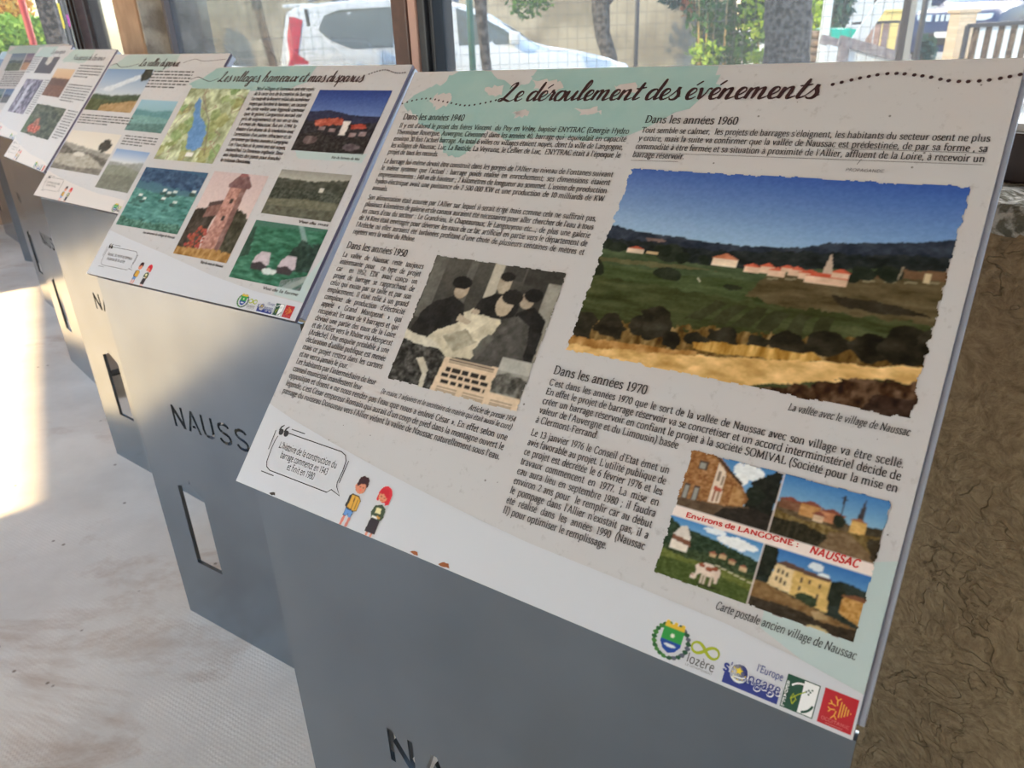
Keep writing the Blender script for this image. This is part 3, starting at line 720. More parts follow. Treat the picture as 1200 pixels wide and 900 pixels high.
def p_valley():
    c = Canvas(330, 222)
    c.grad(0, .46, (60, 92, 165), (176, 208, 228)); m = c.Y < .46
    s = ((c.X - .5) * 18)[..., None] * np.array([-1, -.6, 0]); c.a[m] = np.clip(c.a + s, 0, 255)[m]
    c.below([(-.01, .325), (.04, .33), (.10, .345), (.17, .352), (.25, .352), (.32, .362), (.48, .364), (.56, .352), (.62, .345), (.68, .312), (.75, .30), (.81, .29), (.9, .272), (1, .24)], (44, 52, 66), 14, .012, 30, 30, 60)
    c.below([(0, .40), (.15, .39), (.32, .405), (.5, .39), (.56, .372), (.65, .36), (.8, .345), (1, .32)], (30, 36, 36), 14, .03, 40, 40, 50)
    c.poly([(.14, .375), (.2, .37), (.22, .385), (.15, .39)], (118, 96, 90), 10, .02)
    c.below([(0, .455), (.12, .455), (.32, .475), (.5, .47), (.7, .43), (.85, .40), (1, .385)], (70, 84, 56), 12, .015, 14, 40)
    c.poly([(.0, .5), (.3, .49), (.4, .5), (.2, .515), (0, .525)], (96, 92, 62), 8, .02)
    c.below([(0, .53), (.3, .54), (.6, .52), (1, .46)], (66, 78, 44), 14, .02, 8, 40)
    c.poly([(.55, .48), (.8, .44), (1.1, .40), (1.1, .66), (.8, .66), (.5, .60)], (88, 76, 50), 16, .05, 10, 40)
    c.poly([(.78, .42), (1.1, .36), (1.1, .41), (.8, .445)], (112, 84, 60), 10, .02)
    for i in range(10): c.line(.55 + i * .05, .505 - i * .008, .575 + i * .05, .50 - i * .008, .006, (132, 124, 100))
    c.below([(0, .60), (.4, .62), (.7, .62), (1, .60)], (62, 68, 36), 16, .05, 8, 40)
    for i in range(6): c.poly([(.42 + i * .06, .64), (.46 + i * .06, .64), (.40 + i * .07, .74), (.35 + i * .07, .74)], (54, 56, 32), 8, .02)
    c.poly([(.73, .545), (.86, .545), (.98, .58), (.9, .60), (.76, .58)], (44, 38, 26), 10, .03)
    # trees at the hill foot
    for (x, y, r) in ((.02, .43, .02), (.06, .44, .03), (.24, .44, .045), (.21, .43, .03), (.29, .45, .025), (.35, .455, .02), (.55, .455, .02), (.77, .455, .022), (.80, .43, .03), (.86, .42, .035), (.5, .48, .014)):
        c.ell(x, y, r, r * 1.1, (28, 36, 26), 10, .03)
    c.ell(.25, .545, .045, .03, (30, 36, 22), 8, .03); c.ell(.46, .565, .03, .012, (36, 40, 24), 8, .02); c.ell(.01, .56, .03, .05, (30, 36, 22), 8, .03)
    # village
    def house(x, y, w, h, wall=(222, 200, 178), roof=(196, 98, 72)):
        c.rect(x, y - h, x + w, y, wall, 14); c.poly([(x - .006, y - h), (x + w * .5, y - h * 1.75), (x + w + .006, y - h)], roof, 14)
    house(.095, .46, .055, .022); c.rect(.16, .442, .2, .456, (196, 168, 128), 10)
    house(.375, .475, .075, .038, (240, 216, 190), (204, 128, 96)); 
    for x, y, w, h in ((.475, .485, .045, .025), (.52, .48, .04, .028), (.545, .492, .05, .026), (.60, .478, .045, .026), (.63, .485, .06, .026), (.65, .498, .11, .03), (.715, .465, .045, .025), (.58, .465, .03, .02)):
        house(x, y, w, h, (224, 190, 164), (200, 92, 66))
    c.poly([(.70, .355), (.712, .41), (.716, .45), (.69, .45), (.693, .41)], (190, 168, 150), 6)
    c.rect(.938, .40, .955, .44, (206, 186, 150), 6); c.line(.885, .385, .88, .44, .004, (150, 140, 120)); c.line(.35, .545, .36, .56, .004, (200, 190, 170))
    # scrub in front of the field
    c.poly([(0, .86), (.1, .82), (.3, .80), (.45, .77), (.7, .74), (1, .68), (1.1, .8), (.8, .86), (.5, .90), (0, .97)], (116, 90, 46), 34, .06, 60, 14, 40)
    for (x, y, rx, ry) in ((.03, .86, .05, .075), (.13, .84, .05, .06), (.22, .80, .04, .05), (.265, .79, .05, .085), (.33, .86, .03, .04), (.4, .83, .035, .04), (.48, .79, .05, .05), (.56, .80, .03, .03), (.66, .77, .05, .045), (.76, .745, .055, .055), (.86, .74, .05, .06), (.94, .71, .06, .085), (1, .70, .04, .08)):
        c.ell(x, y, rx, ry, (36, 32, 20), 16, .06)
    c.poly([(.40, .84), (.55, .82), (.72, .80), (.76, .83), (.5, .875), (.4, .87)], (184, 140, 66), 34, .03, 70, 10)
    # sandy track
    c.poly([(-.1, .965), (.15, .93), (.42, .90), (.7, .845), (1.1, .765), (1.1, .87), (.9, .86), (.6, .98), (.4, 1.1), (-.1, 1.1)], (214, 172, 108), 24, .03, 20, 30, 16)
    c.poly([(-.1, .93), (.2, .90), (.42, .885), (.42, .905), (.2, .935), (-.1, .985)], (170, 124, 66), 26, .03, 40, 20)
    c.poly([(.52, 1.05), (.68, .95), (.84, .885), (1.1, .80), (1.1, 1.1), (.5, 1.1)], (70, 46, 26), 34, .07, 60, 30, 26)
    c.poly([(.85, 1.1), (.9, .93), (1.1, .88), (1.1, 1.1)], (46, 28, 18), 20, .06, 40, 30)
    c.grain(6, 120); c.ragged(.022, 34)
    return c

def p_meeting():
    c = Canvas(170, 152, (60, 58, 54))
    c.grad(0, .6, (84, 82, 76), (52, 50, 46)); c.grain(8, 10)
    c.rect(.30, 0, .36, .40, (96, 94, 88), 6); c.rect(.02, 0, .12, .5, (100, 98, 92), 8); c.rect(.48, .0, .56, .30, (186, 178, 162), 8); c.rect(.57, 0, .72, .12, (66, 64, 60)); c.rect(.73, .0, .98, .3, (58, 56, 52), 6)
    c.rect(.9, .1, 1, .66, (150, 146, 136), 10)
    # table with plans
    c.poly([(.16, .62), (.44, .36), (.66, .40), (.72, .52), (.64, .72), (.34, .74)], (206, 196, 172), 14, .02)
    c.poly([(.34, .47), (.47, .40), (.60, .43), (.48, .56)], (222, 212, 188), 10, .02); c.poly([(.3, .6), (.45, .52), (.56, .6), (.42, .7)], (170, 162, 142), 16, .02)
    # man on the left leaning over the plans
    c.poly([(.02, .70), (.06, .46), (.14, .36), (.26, .30), (.36, .34), (.40, .44), (.36, .50), (.24, .56), (.18, .64), (.10, .68)], (30, 29, 28), 8, .02)
    c.ell(.305, .24, .055, .07, (176, 160, 140), 10); c.ell(.29, .19, .075, .05, (24, 23, 22)); c.poly([(.36, .42), (.47, .46), (.45, .49), (.35, .47)], (184, 168, 146), 6)
    # man at the back
    c.poly([(.44, .40), (.48, .28), (.56, .23), (.68, .23), (.76, .30), (.74, .42), (.60, .40)], (34, 33, 32), 8, .02)
    c.ell(.60, .15, .05, .075, (182, 168, 148), 10); c.ell(.605, .095, .055, .035, (30, 28, 26)); c.ell(.47, .385, .03, .02, (186, 170, 150))
    # man with back turned on the right
    c.poly([(.74, .66), (.76, .34), (.86, .28), (.97, .36), (.98, .66)], (30, 29, 28), 8, .02); c.ell(.80, .24, .05, .065, (168, 154, 136), 8); c.ell(.83, .20, .065, .05, (24, 23, 22))
    c.poly([(.56, .74), (.60, .60), (.66, .50), (.68, .40), (.78, .36), (.88, .42), (.92, .66), (.82, .75), (.70, .77)], (78, 76, 72), 12, .02)
    c.ell(.655, .30, .06, .085, (190, 174, 152), 10); c.ell(.69, .235, .075, .055, (34, 32, 30)); c.poly([(.55, .66), (.62, .52), (.67, .54), (.60, .72)], (98, 96, 90), 10, .02)
    # lower left: slope with a road
    c.poly([(-.1, .60), (.08, .64), (.24, .66), (.36, .72), (.38, .76), (.36, 1.1), (-.1, 1.1)], (52, 50, 46), 34, .05, 40, 40)
    c.poly([(-.1, .58), (.10, .625), (.26, .655), (.34, .70), (.18, .70), (-.1, .665)], (206, 198, 180), 10, .02)
    c.poly([(.17, .80), (.22, .78), (.29, .86), (.31, 1.1), (.27, 1.1), (.26, .9)], (196, 188, 170), 8, .01)
    # newspaper cutting
    c.poly([(.38, .745), (1.1, .735), (1.1, 1.1), (.35, 1.1)], (222, 198, 170), 5)
    for y, x0, x1 in ((.825, .42, .72), (.87, .40, .745), (.915, .41, .74)):
        x = x0
        while x < x1:
            w = rs.uniform(.03, .07); c.rect(x, y - .014, min(x + w, x1), y + .014, (40, 34, 32)); x += w + .014
    for k in range(3):
        for y in (.955, .975, .99): c.rect(.40 + k * .2, y - .004, .55 + k * .2, y + .003, (120, 104, 92))
    for y in (.757, .772): c.rect(.42, y - .004, .75, y + .003, (110, 96, 84))
    c.rect(.775, .655, 1, .905, (150, 148, 140), 10); c.rect(.775, .655, 1, .75, (178, 176, 168), 6); c.poly([(.775, .79), (.86, .76), (1, .79), (1, .905), (.775, .905)], (88, 86, 80), 30, .03, 40, 30)
    c.grain(7, 80); c.ragged(.02, 24)
    return c

def p_postcard():
    c = Canvas(190, 130, (238, 222, 214))
    def sub(x0, y0, x1, y1, fn):
        q = Canvas(int(190 * (x1 - x0)), int(130 * (y1 - y0))); q.seed = int(x0 * 100 + y0 * 50) + 3; fn(q)
        i, j = int(y0 * 130), int(x0 * 190); c.a[i:i + q.h, j:j + q.w] = q.a
    def street(q):
        q.grad(0, 1, (72, 130, 186), (176, 206, 220)); q.ell(.66, .15, .16, .13, (232, 236, 238), 10, .08); q.ell(.60, .3, .08, .1, (236, 238, 238), 8, .05)
        q.poly([(.72, .3), (.85, .1), (.95, 0), (1, 0), (1, 1), (.7, 1)], (26, 28, 22), 10, .05); q.ell(.78, .5, .1, .16, (30, 36, 26), 8, .05)
        q.poly([(-.1, -.1), (.24, -.1), (.62, .36), (.73, .58), (.70, .72), (.46, .82), (-.1, .9)], (150, 104, 62), 26, 0, 34, 34)
        q.poly([(.24, -.02), (.28, -.02), (.64, .36), (.62, .40)], (60, 44, 36)); q.poly([(.34, .12), (.44, .24), (.46, .78), (.34, .80)], (226, 208, 188), 6); q.poly([(.36, .5), (.45, .54), (.45, .6), (.36, .58)], (180, 84, 62)); q.rect(.37, .58, .395, .78, (150, 96, 76)); q.rect(.42, .58, .44, .76, (150, 120, 100))
        q.poly([(.55, .42), (.66, .5), (.69, .72), (.55, .76)], (176, 132, 84), 16)
        for (x, y, w, h) in ((.14, .16, .09, .14), (.05, .6, .07, .26), (.16, .6, .06, .26)): q.rect(x, y, x + w, y + h, (74, 62, 56)); q.rect(x + .012, y + .02, x + w - .012, y + h - .02, (150, 150, 144))
        for x in (.36, .41): q.rect(x, .26 + (x - .36) * 1.4, x + .03, .42 + (x - .36), (140, 120, 104))
        q.below([(0, .86), (.3, .82), (.5, .80), (.75, .70), (1, .80)], (92, 74, 56), 10, .02)
        q.poly([(.5, .84), (.8, .7), (1, .75), (1, 1.1), (.4, 1.1)], (40, 34, 28), 8, .04)
    def church(q):
        q.grad(0, .6, (62, 118, 178), (146, 184, 204)); q.below([(0, .48), (.2, .46), (.6, .46), (.7, .55), (1, .5)], (88, 72, 50), 16, .03)
        for (x, y, w, h, c_) in ((.02, .42, .2, .14, (122, 84, 62)), (.22, .40, .2, .2, (190, 140, 86)), (.40, .44, .24, .16, (188, 128, 92)), (.36, .52, .1, .1, (210, 180, 150))): q.rect(x, y, x + w, y + h, c_, 14); q.poly([(x - .02, y), (x + w * .5, y - .07), (x + w + .02, y)], (128, 70, 54), 8)
        q.line(.595, .12, .60, .6, .012, (54, 44, 36)); q.line(.57, .16, .62, .18, .008, (54, 44, 36)); q.ell(.6, .53, .06, .1, (36, 40, 28), 8, .04)
        q.poly([(.78, .08), (.80, .28), (.80, .46), (.74, .46), (.755, .28)], (66, 60, 62), 6); q.rect(.70, .44, .84, .64, (206, 164, 96), 14); q.poly([(.68, .46), (.76, .40), (.86, .46)], (150, 96, 66)); q.poly([(.84, .5), (1, .46), (1, .64), (.84, .6)], (60, 52, 38), 10)
        q.below([(0, .60), (.25, .66), (.5, .64), (.66, .66), (1, .60)], (112, 92, 50), 24, .04, 40, 20); q.poly([(-.1, .74), (.3, .72), (.56, .78), (.5, 1.1), (-.1, 1.1)], (44, 40, 26), 16, .06, 40, 20); q.poly([(.55, .72), (.70, .66), (.86, .80), (1.1, 1.1), (.45, 1.1)], (120, 98, 72), 14, .03)
        q.poly([(.86, .66), (1.1, .6), (1.1, 1.1), (.95, .95)], (52, 44, 30), 12, .05)
    def cow(q):
        q.grad(0, .5, (70, 132, 190), (190, 214, 224)); q.ell(.75, .14, .22, .09, (238, 240, 240), 6, .08); q.ell(.5, .05, .12, .05, (230, 236, 240), 6, .06)
        q.below([(0, .02), (.08, .08), (.16, .13), (.35, .16), (.57, .2), (.8, .25), (1, .30)], (40, 58, 38), 16, .04, 40, 40); q.below([(0, .5), (.3, .46), (.6, .42), (1, .5)], (52, 66, 38), 22, .08, 40, 40)
        for (x, y) in ((.62, .38), (.72, .42), (.84, .46), (.52, .40)): q.rect(x, y, x + .07, y + .06, (196, 166, 128), 14); q.poly([(x - .01, y), (x + .035, y - .04), (x + .08, y)], (156, 96, 74))
        q.rect(.10, .28, .29, .52, (226, 214, 200), 8); q.poly([(.10, .28), (.16, .12), (.22, .10), (.29, .28)], (216, 206, 196), 6); q.poly([(.09, .29), (.29, .33), (.31, .42), (.10, .37)], (126, 82, 62), 8)
        q.below([(0, .56), (.3, .60), (.6, .58), (.97, .60), (1, .6)], (98, 106, 46), 14, .03, 30, 40); q.poly([(-.1, .7), (.5, .66), (1.1, .8), (1.1, 1.1), (-.1, 1.1)], (70, 84, 34), 14, .04, 30, 40)
        q.line(.6, .56, 1, .66, .008, (206, 196, 170))
        q.ell(.55, .68, .13, .10, (226, 206, 190), 8, .02); q.poly([(.66, .60), (.68, .66), (.67, .84), (.64, .84), (.62, .72)], (214, 192, 176)); q.ell(.425, .84, .035, .05, (220, 200, 184)); q.poly([(.44, .66), (.50, .62), (.48, .78), (.43, .84)], (222, 204, 188))
        for x in (.50, .535, .60): q.rect(x, .74, x + .022, .92, (206, 186, 168))
        for (x, y, r) in ((.48, .63, .035), (.56, .66, .04), (.62, .63, .035), (.41, .82, .018)): q.ell(x, y, r, r * .9, (146, 78, 54), 8, .02)
        q.poly([(.46, .93), (.66, .90), (.74, .93), (.5, .96)], (48, 56, 24))
    def houses(q):
        q.grad(0, .5, (52, 108, 172), (130, 176, 204)); q.ell(.51, .11, .07, .06, (224, 232, 236), 6, .04); q.ell(.6, .2, .05, .04, (220, 228, 232), 6, .04)
        q.below([(0, .5), (.6, .3), (.78, .20), (1, .24)], (36, 46, 40), 10, .03)
        q.poly([(-.1, -.1), (.12, -.05), (.16, .2), (.14, .46), (-.1, .6)], (26, 32, 22), 10, .05)
        q.poly([(.14, .40), (.16, .22), (.33, .22), (.34, .62), (.12, .58)], (224, 198, 152), 12); q.poly([(.33, .25), (.67, .24), (.70, .72), (.34, .62)], (212, 176, 108), 14); q.poly([(.15, .23), (.24, .16), (.44, .2), (.68, .23), (.66, .27), (.33, .26)], (96, 70, 58), 8)
        for (x, y) in ((.18, .30), (.22, .31), (.27, .32), (.18, .42), (.22, .43), (.27, .45), (.40, .33), (.48, .32), (.57, .34), (.40, .46), (.57, .50)): q.rect(x, y, x + .022, y + .07, (88, 72, 60))
        q.ell(.74, .40, .07, .2, (30, 36, 26), 8, .05); q.ell(.5, .62, .1, .09, (50, 62, 40), 12, .06); q.poly([(.80, .38), (1.1, .36), (1.1, .8), (.80, .66)], (182, 136, 74), 26, .03, 40, 30); q.poly([(.78, .40), (.9, .34), (1.1, .36), (1.1, .42)], (120, 76, 52), 8)
        q.below([(0, .58), (.1, .58), (.34, .64), (.70, .74), (1, .80)], (126, 96, 58), 14, .03); q.poly([(-.1, .85), (.4, .8), (.7, .86), (1.1, .78), (1.1, 1.1), (-.1, 1.1)], (52, 42, 30), 12, .06)
        q.poly([(.56, .76), (.66, .72), (.74, .80), (.62, .86)], (168, 140, 100), 10); q.ell(.66, .99, .1, .05, (196, 176, 130), 10)
    sub(0, 0, .495, .455, street); sub(.503, 0, 1, .455, church); sub(0, .54, .495, 1, cow); sub(.503, .54, 1, 1, houses)
    # the slanted white band between the rows
    c.grain(4, 90); c.ragged(.025, 22)
    return c

def p_bluehill():
    c = Canvas(110, 90); c.grad(0, .5, (40, 62, 128), (120, 142, 190)); c.below([(0, .36), (.3, .33), (.6, .40), (1, .42)], (44, 48, 74), 8, .02); c.below([(0, .52), (.4, .46), (.7, .54), (1, .5)], (40, 38, 44), 22, .06, 30, 30)
    c.poly([(.15, .5), (.5, .44), (.55, .56), (.2, .6)], (172, 84, 66), 26, .06); c.poly([(.66, .55), (.86, .54), (.9, .6), (.7, .62)], (176, 78, 64), 20, .04); c.poly([(.55, .5), (.64, .5), (.64, .72), (.56, .72)], (226, 214, 206), 8, .02)
    for x, y in ((.25, .6), (.4, .62), (.7, .68), (.83, .66)): c.rect(x, y, x + .09, y + .06, (150, 128, 128), 20)
    c.poly([(-.1, .75), (.3, .7), (.6, .78), (1.1, .72), (1.1, 1.1), (-.1, 1.1)], (42, 38, 38), 24, .08, 40, 40); c.ell(.2, .82, .1, .06, (108, 92, 92), 20, .05); c.ell(.8, .9, .12, .05, (96, 84, 88), 20, .05)
    c.grain(8, 60); return c
def p_teal():
    c = Canvas(110, 80); c.grad(0, 1, (58, 94, 124), (104, 152, 138)); c.poly([(-.1, .05), (.5, .0), (1.1, .1), (1.1, .34), (.5, .28), (-.1, .22)], (52, 80, 110), 20, .1); c.below([(0, .36), (.5, .42), (1, .4)], (84, 138, 132), 24, .05, 12, 30)
    for x, y in ((.12, .45), (.2, .5), (.46, .33), (.55, .36), (.63, .34), (.7, .5), (.5, .46), (.9, .3)): c.rect(x, y, x + .06, y + .04, (214, 222, 218), 14); c.ell(x + .02, y + .07, .05, .03, (50, 80, 76), 10, .04)
    for i in range(14): c.ell(rs.rand(), .5 + .5 * rs.rand(), .06, .02, (58, 104, 98), 14, .05)
    c.below([(0, .84), (.4, .9), (1, .86)], (70, 112, 98), 30, .08, 40, 40); c.grain(6, 50); return c
def p_tower():
    c = Canvas(90, 104, (214, 196, 190)); c.grad(0, .6, (204, 180, 178), (222, 198, 190))
    c.poly([(-.1, .46), (.2, .44), (.42, .5), (.36, .95), (-.1, 1.0)], (62, 54, 46), 20, .06); c.poly([(.62, .46), (.82, .40), (1.1, .55), (1.1, 1.0), (.6, .98)], (64, 62, 48), 20, .08)
    c.poly([(.22, .40), (.46, .34), (.46, .5), (.2, .55)], (128, 92, 84), 16); c.poly([(.2, .37), (.44, .32), (.48, .36), (.2, .42)], (80, 62, 60))
    c.poly([(.42, .95), (.44, .12), (.72, .12), (.76, .92)], (178, 130, 118), 24, .01, 30, 40); c.poly([(.64, .12), (.73, .12), (.77, .92), (.68, .93)], (132, 98, 92), 18); c.poly([(.38, .14), (.48, .04), (.68, .03), (.80, .14), (.78, .17), (.40, .17)], (120, 88, 88), 12); c.poly([(.48, .04), (.56, -.04), (.68, .03)], (150, 96, 94))
    for y in (.3, .5): c.rect(.55, y, .60, y + .06, (60, 50, 46))
    for i in range(60): c.ell(.12 + .3 * rs.rand(), .66 + .26 * rs.rand(), .02, .016, (164, 62 + 30 * rs.rand(), 62), 20)
    c.below([(0, .92), (.3, .90), (.7, .88), (1, .9)], (166, 124, 70), 22, .04); c.grain(6, 60); return c
def p_greyfield():
    c = Canvas(100, 54); c.grad(0, .3, (150, 146, 138), (190, 186, 172)); c.below([(0, .18), (.5, .22), (1, .12)], (70, 72, 62), 16, .06); c.below([(0, .36), (.5, .42), (1, .40)], (66, 70, 60), 26, .12, 40, 30); c.rect(.66, .33, .72, .42, (210, 206, 196)); c.below([(0, .66), (.5, .60), (1, .62)], (112, 110, 92), 14, .03); c.below([(0, .8), (1, .78)], (92, 92, 78), 14, .04); c.grain(8, 50); return c
def p_farm():
    c = Canvas(100, 66); c.grad(0, 1, (70, 112, 98), (58, 122, 74)); c.below([(0, .12), (1, .05)], (52, 108, 84), 24, .1, 10, 30); c.poly([(.55, -.1), (.62, -.1), (.85, .3), (.8, .34)], (132, 158, 152), 8)
    c.poly([(.62, .6), (.74, .2), (.9, .3), (1.1, .15), (1.1, .7), (.8, .72)], (40, 62, 54), 18, .1); c.poly([(-.1, .2), (.06, .1), (.12, .6), (-.1, .7)], (46, 76, 62), 14, .06)
    for x in (.22, .58): c.poly([(x, .70), (x + .02, .56), (x + .2, .56), (x + .22, .72), (x + .11, .80)], (206, 190, 196), 10); c.poly([(x, .71), (x + .11, .66), (x + .22, .72), (x + .21, .80), (x + .01, .80)], (62, 54, 58)); c.poly([(x + .0, .70), (x + .06, .5), (x + .19, .5), (x + .24, .70), (x + .11, .65)], (196, 182, 188), 10)
    c.ell(.50, .80, .1, .05, (206, 214, 210), 8, .04); c.poly([(.66, 1.1), (1.1, .66), (1.1, .74), (.8, 1.1)], (190, 200, 190), 8); c.poly([(.84, 1.1), (1.1, .8), (1.1, 1.1)], (40, 48, 44), 12); c.grain(6, 60); return c
def p_map():
    c = Canvas(100, 90, (178, 190, 152)); c.fill(c.X > -1, (182, 188, 152), 34, 12, 12)
    for i in range(26): c.ell(rs.rand(), rs.rand(), .05 + .08 * rs.rand(), .04 + .06 * rs.rand(), (138 + 30 * rs.rand(), 164, 112), 18, .1)
    for i in range(10):
        x, y = rs.rand(), rs.rand()
        for k in range(5): nx, ny = x + rs.uniform(-.12, .16), y + rs.uniform(-.08, .16); c.line(x, y, nx, ny, .008, (150, 116, 104)); x, y = nx, ny
    c.poly([(.22, .12), (.30, .16), (.34, .26), (.40, .36), (.56, .50), (.66, .62), (.68, .78), (.60, .86), (.46, .84), (.40, .70), (.34, .62), (.38, .52), (.30, .42), (.24, .28)], (104, 146, 194), 8, .05); c.line(.28, .12, .6, .45, .012, (120, 112, 108)); c.line(.6, .45, .8, .9, .012, (120, 100, 96)); c.rect(.5, .88, .62, .93, (236, 232, 226)); c.grain(8, 60); return c
def p_generic(w, h, sky, far, near, seed, accents=()):
    c = Canvas(w, h); c.seed = seed; c.grad(0, .5, sky[0], sky[1]); c.below([(0, .42), (.3, .38), (.6, .45), (1, .36)], far, 14, .06); c.below([(0, .58), (.5, .54), (1, .6)], near, 18, .06, 14, 30)
    for (x, y, rx, ry, col) in accents: c.ell(x, y, rx, ry, col, 16, .06)
    c.grain(6, 40); return c
# ------------------------------------------------------------------ information stands
def m_metal():
    m = bpy.data.materials.new('brushed_steel'); m.use_nodes = True; t = m.node_tree; b = t.nodes['Principled BSDF']
    tc = t.nodes.new('ShaderNodeTexCoord'); n = t.nodes.new('ShaderNodeTexNoise'); n.inputs['Scale'].default_value = 5; n.inputs['Detail'].default_value = 7
    t.links.new(tc.outputs['Object'], n.inputs['Vector'])
    r = t.nodes.new('ShaderNodeValToRGB'); r.color_ramp.elements[0].position = .25; r.color_ramp.elements[0].color = lin((115, 124, 133)) + [1]; r.color_ramp.elements[1].position = .75; r.color_ramp.elements[1].color = lin((129, 138, 147)) + [1]
    t.links.new(n.outputs['Fac'], r.inputs['Fac']); t.links.new(r.outputs['Color'], b.inputs['Base Color'])
    b.inputs['Metallic'].default_value = .85; b.inputs['Roughness'].default_value = .2; b.inputs['Specular IOR Level'].default_value = .4
    return m
STEEL = m_metal()
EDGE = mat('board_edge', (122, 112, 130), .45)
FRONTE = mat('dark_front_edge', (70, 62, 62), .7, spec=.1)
WARMW = mat('warm_white_ink', (210, 201, 196), .5); PALETEAL = mat('faded_teal_ink', (172, 188, 184), .5)
RIMM = mat('pale_tray_metal', (206, 217, 236), .3, metal=.15)
def m_board():
    m = bpy.data.materials.new('speckled_print_paper'); m.use_nodes = True; t = m.node_tree; b = t.nodes['Principled BSDF']
    tc = t.nodes.new('ShaderNodeTexCoord'); n = t.nodes.new('ShaderNodeTexNoise'); n.inputs['Scale'].default_value = 90; n.inputs['Detail'].default_value = 8; n.inputs['Roughness'].default_value = .7
    n2 = t.nodes.new('ShaderNodeTexNoise'); n2.inputs['Scale'].default_value = 14; n2.inputs['Detail'].default_value = 4
    t.links.new(tc.outputs['Object'], n.inputs['Vector']); t.links.new(tc.outputs['Object'], n2.inputs['Vector'])
    r = t.nodes.new('ShaderNodeValToRGB'); E = r.color_ramp.elements
    E[0].position = .28; E[0].color = lin((176, 171, 171)) + [1]; E[1].position = .42; E[1].color = lin((199, 196, 197)) + [1]
    t.links.new(n.outputs['Fac'], r.inputs['Fac'])
    mx = t.nodes.new('ShaderNodeMixRGB'); mx.inputs['Color2'].default_value = lin((203, 194, 192)) + [1]
    r2 = t.nodes.new('ShaderNodeValToRGB'); r2.color_ramp.elements[0].position = .45; r2.color_ramp.elements[1].position = .7; r2.color_ramp.elements[1].color = (.45, .45, .45, 1)
    t.links.new(n2.outputs['Fac'], r2.inputs['Fac']); t.links.new(r2.outputs['Color'], mx.inputs['Fac']); t.links.new(r.outputs['Color'], mx.inputs['Color1'])
    t.links.new(mx.outputs['Color'], b.inputs['Base Color']); b.inputs['Roughness'].default_value = .52; b.inputs['Specular IOR Level'].default_value = .22
    return m
PAPER = m_board()
INK = mat('black_ink', (34, 30, 32), .45); TITLEINK = mat('title_ink', (58, 34, 38), .45); GREYINK = mat('grey_ink', (126, 120, 118), .5)
TEALINK = mat('pale_teal_ink', (150, 184, 182), .42, noise=(20, (162, 189, 185), .8)); WHITEINK = mat('clean_white_ink', (205, 206, 212), .4)
ICEINK = mat('ice_teal_ink', (184, 199, 198), .42); PINKINK = mat('pinkish_paper_ink', (200, 190, 188), .42)
REDINK = mat('red_ink', (206, 50, 46), .45); BLUEINK = mat('deep_blue_ink', (36, 52, 132), .45); GOLD = mat('yellow_ink', (240, 208, 60), .45); LIME = mat('lime_ink', (166, 178, 40), .45); CHAR = mat('charcoal_ink', (86, 84, 84), .45)
DGREEN = mat('dark_green_ink', (22, 74, 56), .45); CRIMSON = mat('crimson_ink', (184, 28, 42), .45); ORANGE = mat('orange_ink', (232, 170, 70), .45); PALERED = mat('pale_red_ink', (214, 120, 116), .45)
RUST = mat('rust', (150, 84, 40), .8); DKSPOT = mat('chipped_spot', (60, 56, 54), .8); PURE = mat('white_print', (240, 240, 240), .45)
W_ = 0.75; H_ = 0.6282; ZB = 1.1045; TILT = 0.82992; AIN = 0.0241
OVER = 0.010                                    # the board overhangs the front plate a little

def letter_holes():
    """stencil outlines of the cut word, origin at its lower left; closed simple polygons"""
    def rib(P, w):
        V = []; F = []; ribbon(P, lambda dx, dy, t: w, V, F); return [V[i] for i in range(0, len(V), 2)] + [V[i] for i in range(len(V) - 1, 0, -2)]
    t = .009; hh = .063; out = []
    def N(x): out.append([(x, 0), (x + t, 0), (x + t, hh - .021), (x + .037, 0), (x + .046, 0), (x + .046, hh), (x + .037, hh), (x + .037, .021), (x + t, hh), (x, hh)])
    def A(x):
        out.append([(x, 0), (x + t, 0), (x + .0135, .014), (x + .026, .0475), (x + .0385, .014), (x + .043, 0), (x + .052, 0), (x + .0305, hh), (x + .0215, hh)])
        out.append([(x + .0185, .014), (x + .0335, .014), (x + .031, .021), (x + .021, .021)])
    def U(x): out.append(rib([(x + .0045, hh), (x + .0045, .02), (x + .008, .009), (x + .016, .0045), (x + .030, .0045), (x + .038, .009), (x + .0415, .02), (x + .0415, hh)], t))
    def S(x):
        P = flat("M42 50 Q40 58 24 58.5 Q5 58 5 46 Q6 36 24 32 Q43 28 43 17 Q42 5 24 4.5 Q6 5 4 15", 5); out.append(rib([(x + a / 1000, b / 1000) for a, b in P], t * .95))
    def C(x):
        P = flat("M42 47 Q38 58.5 25 58.5 Q5 57 5 31.5 Q5 5 25 4.5 Q38 4.5 43 16", 5); out.append(rib([(x + a / 1000, b / 1000) for a, b in P], t * .95))
    N(0); A(.057); U(.118); S(.182); S(.246); A(.306); C(.372)
    return out

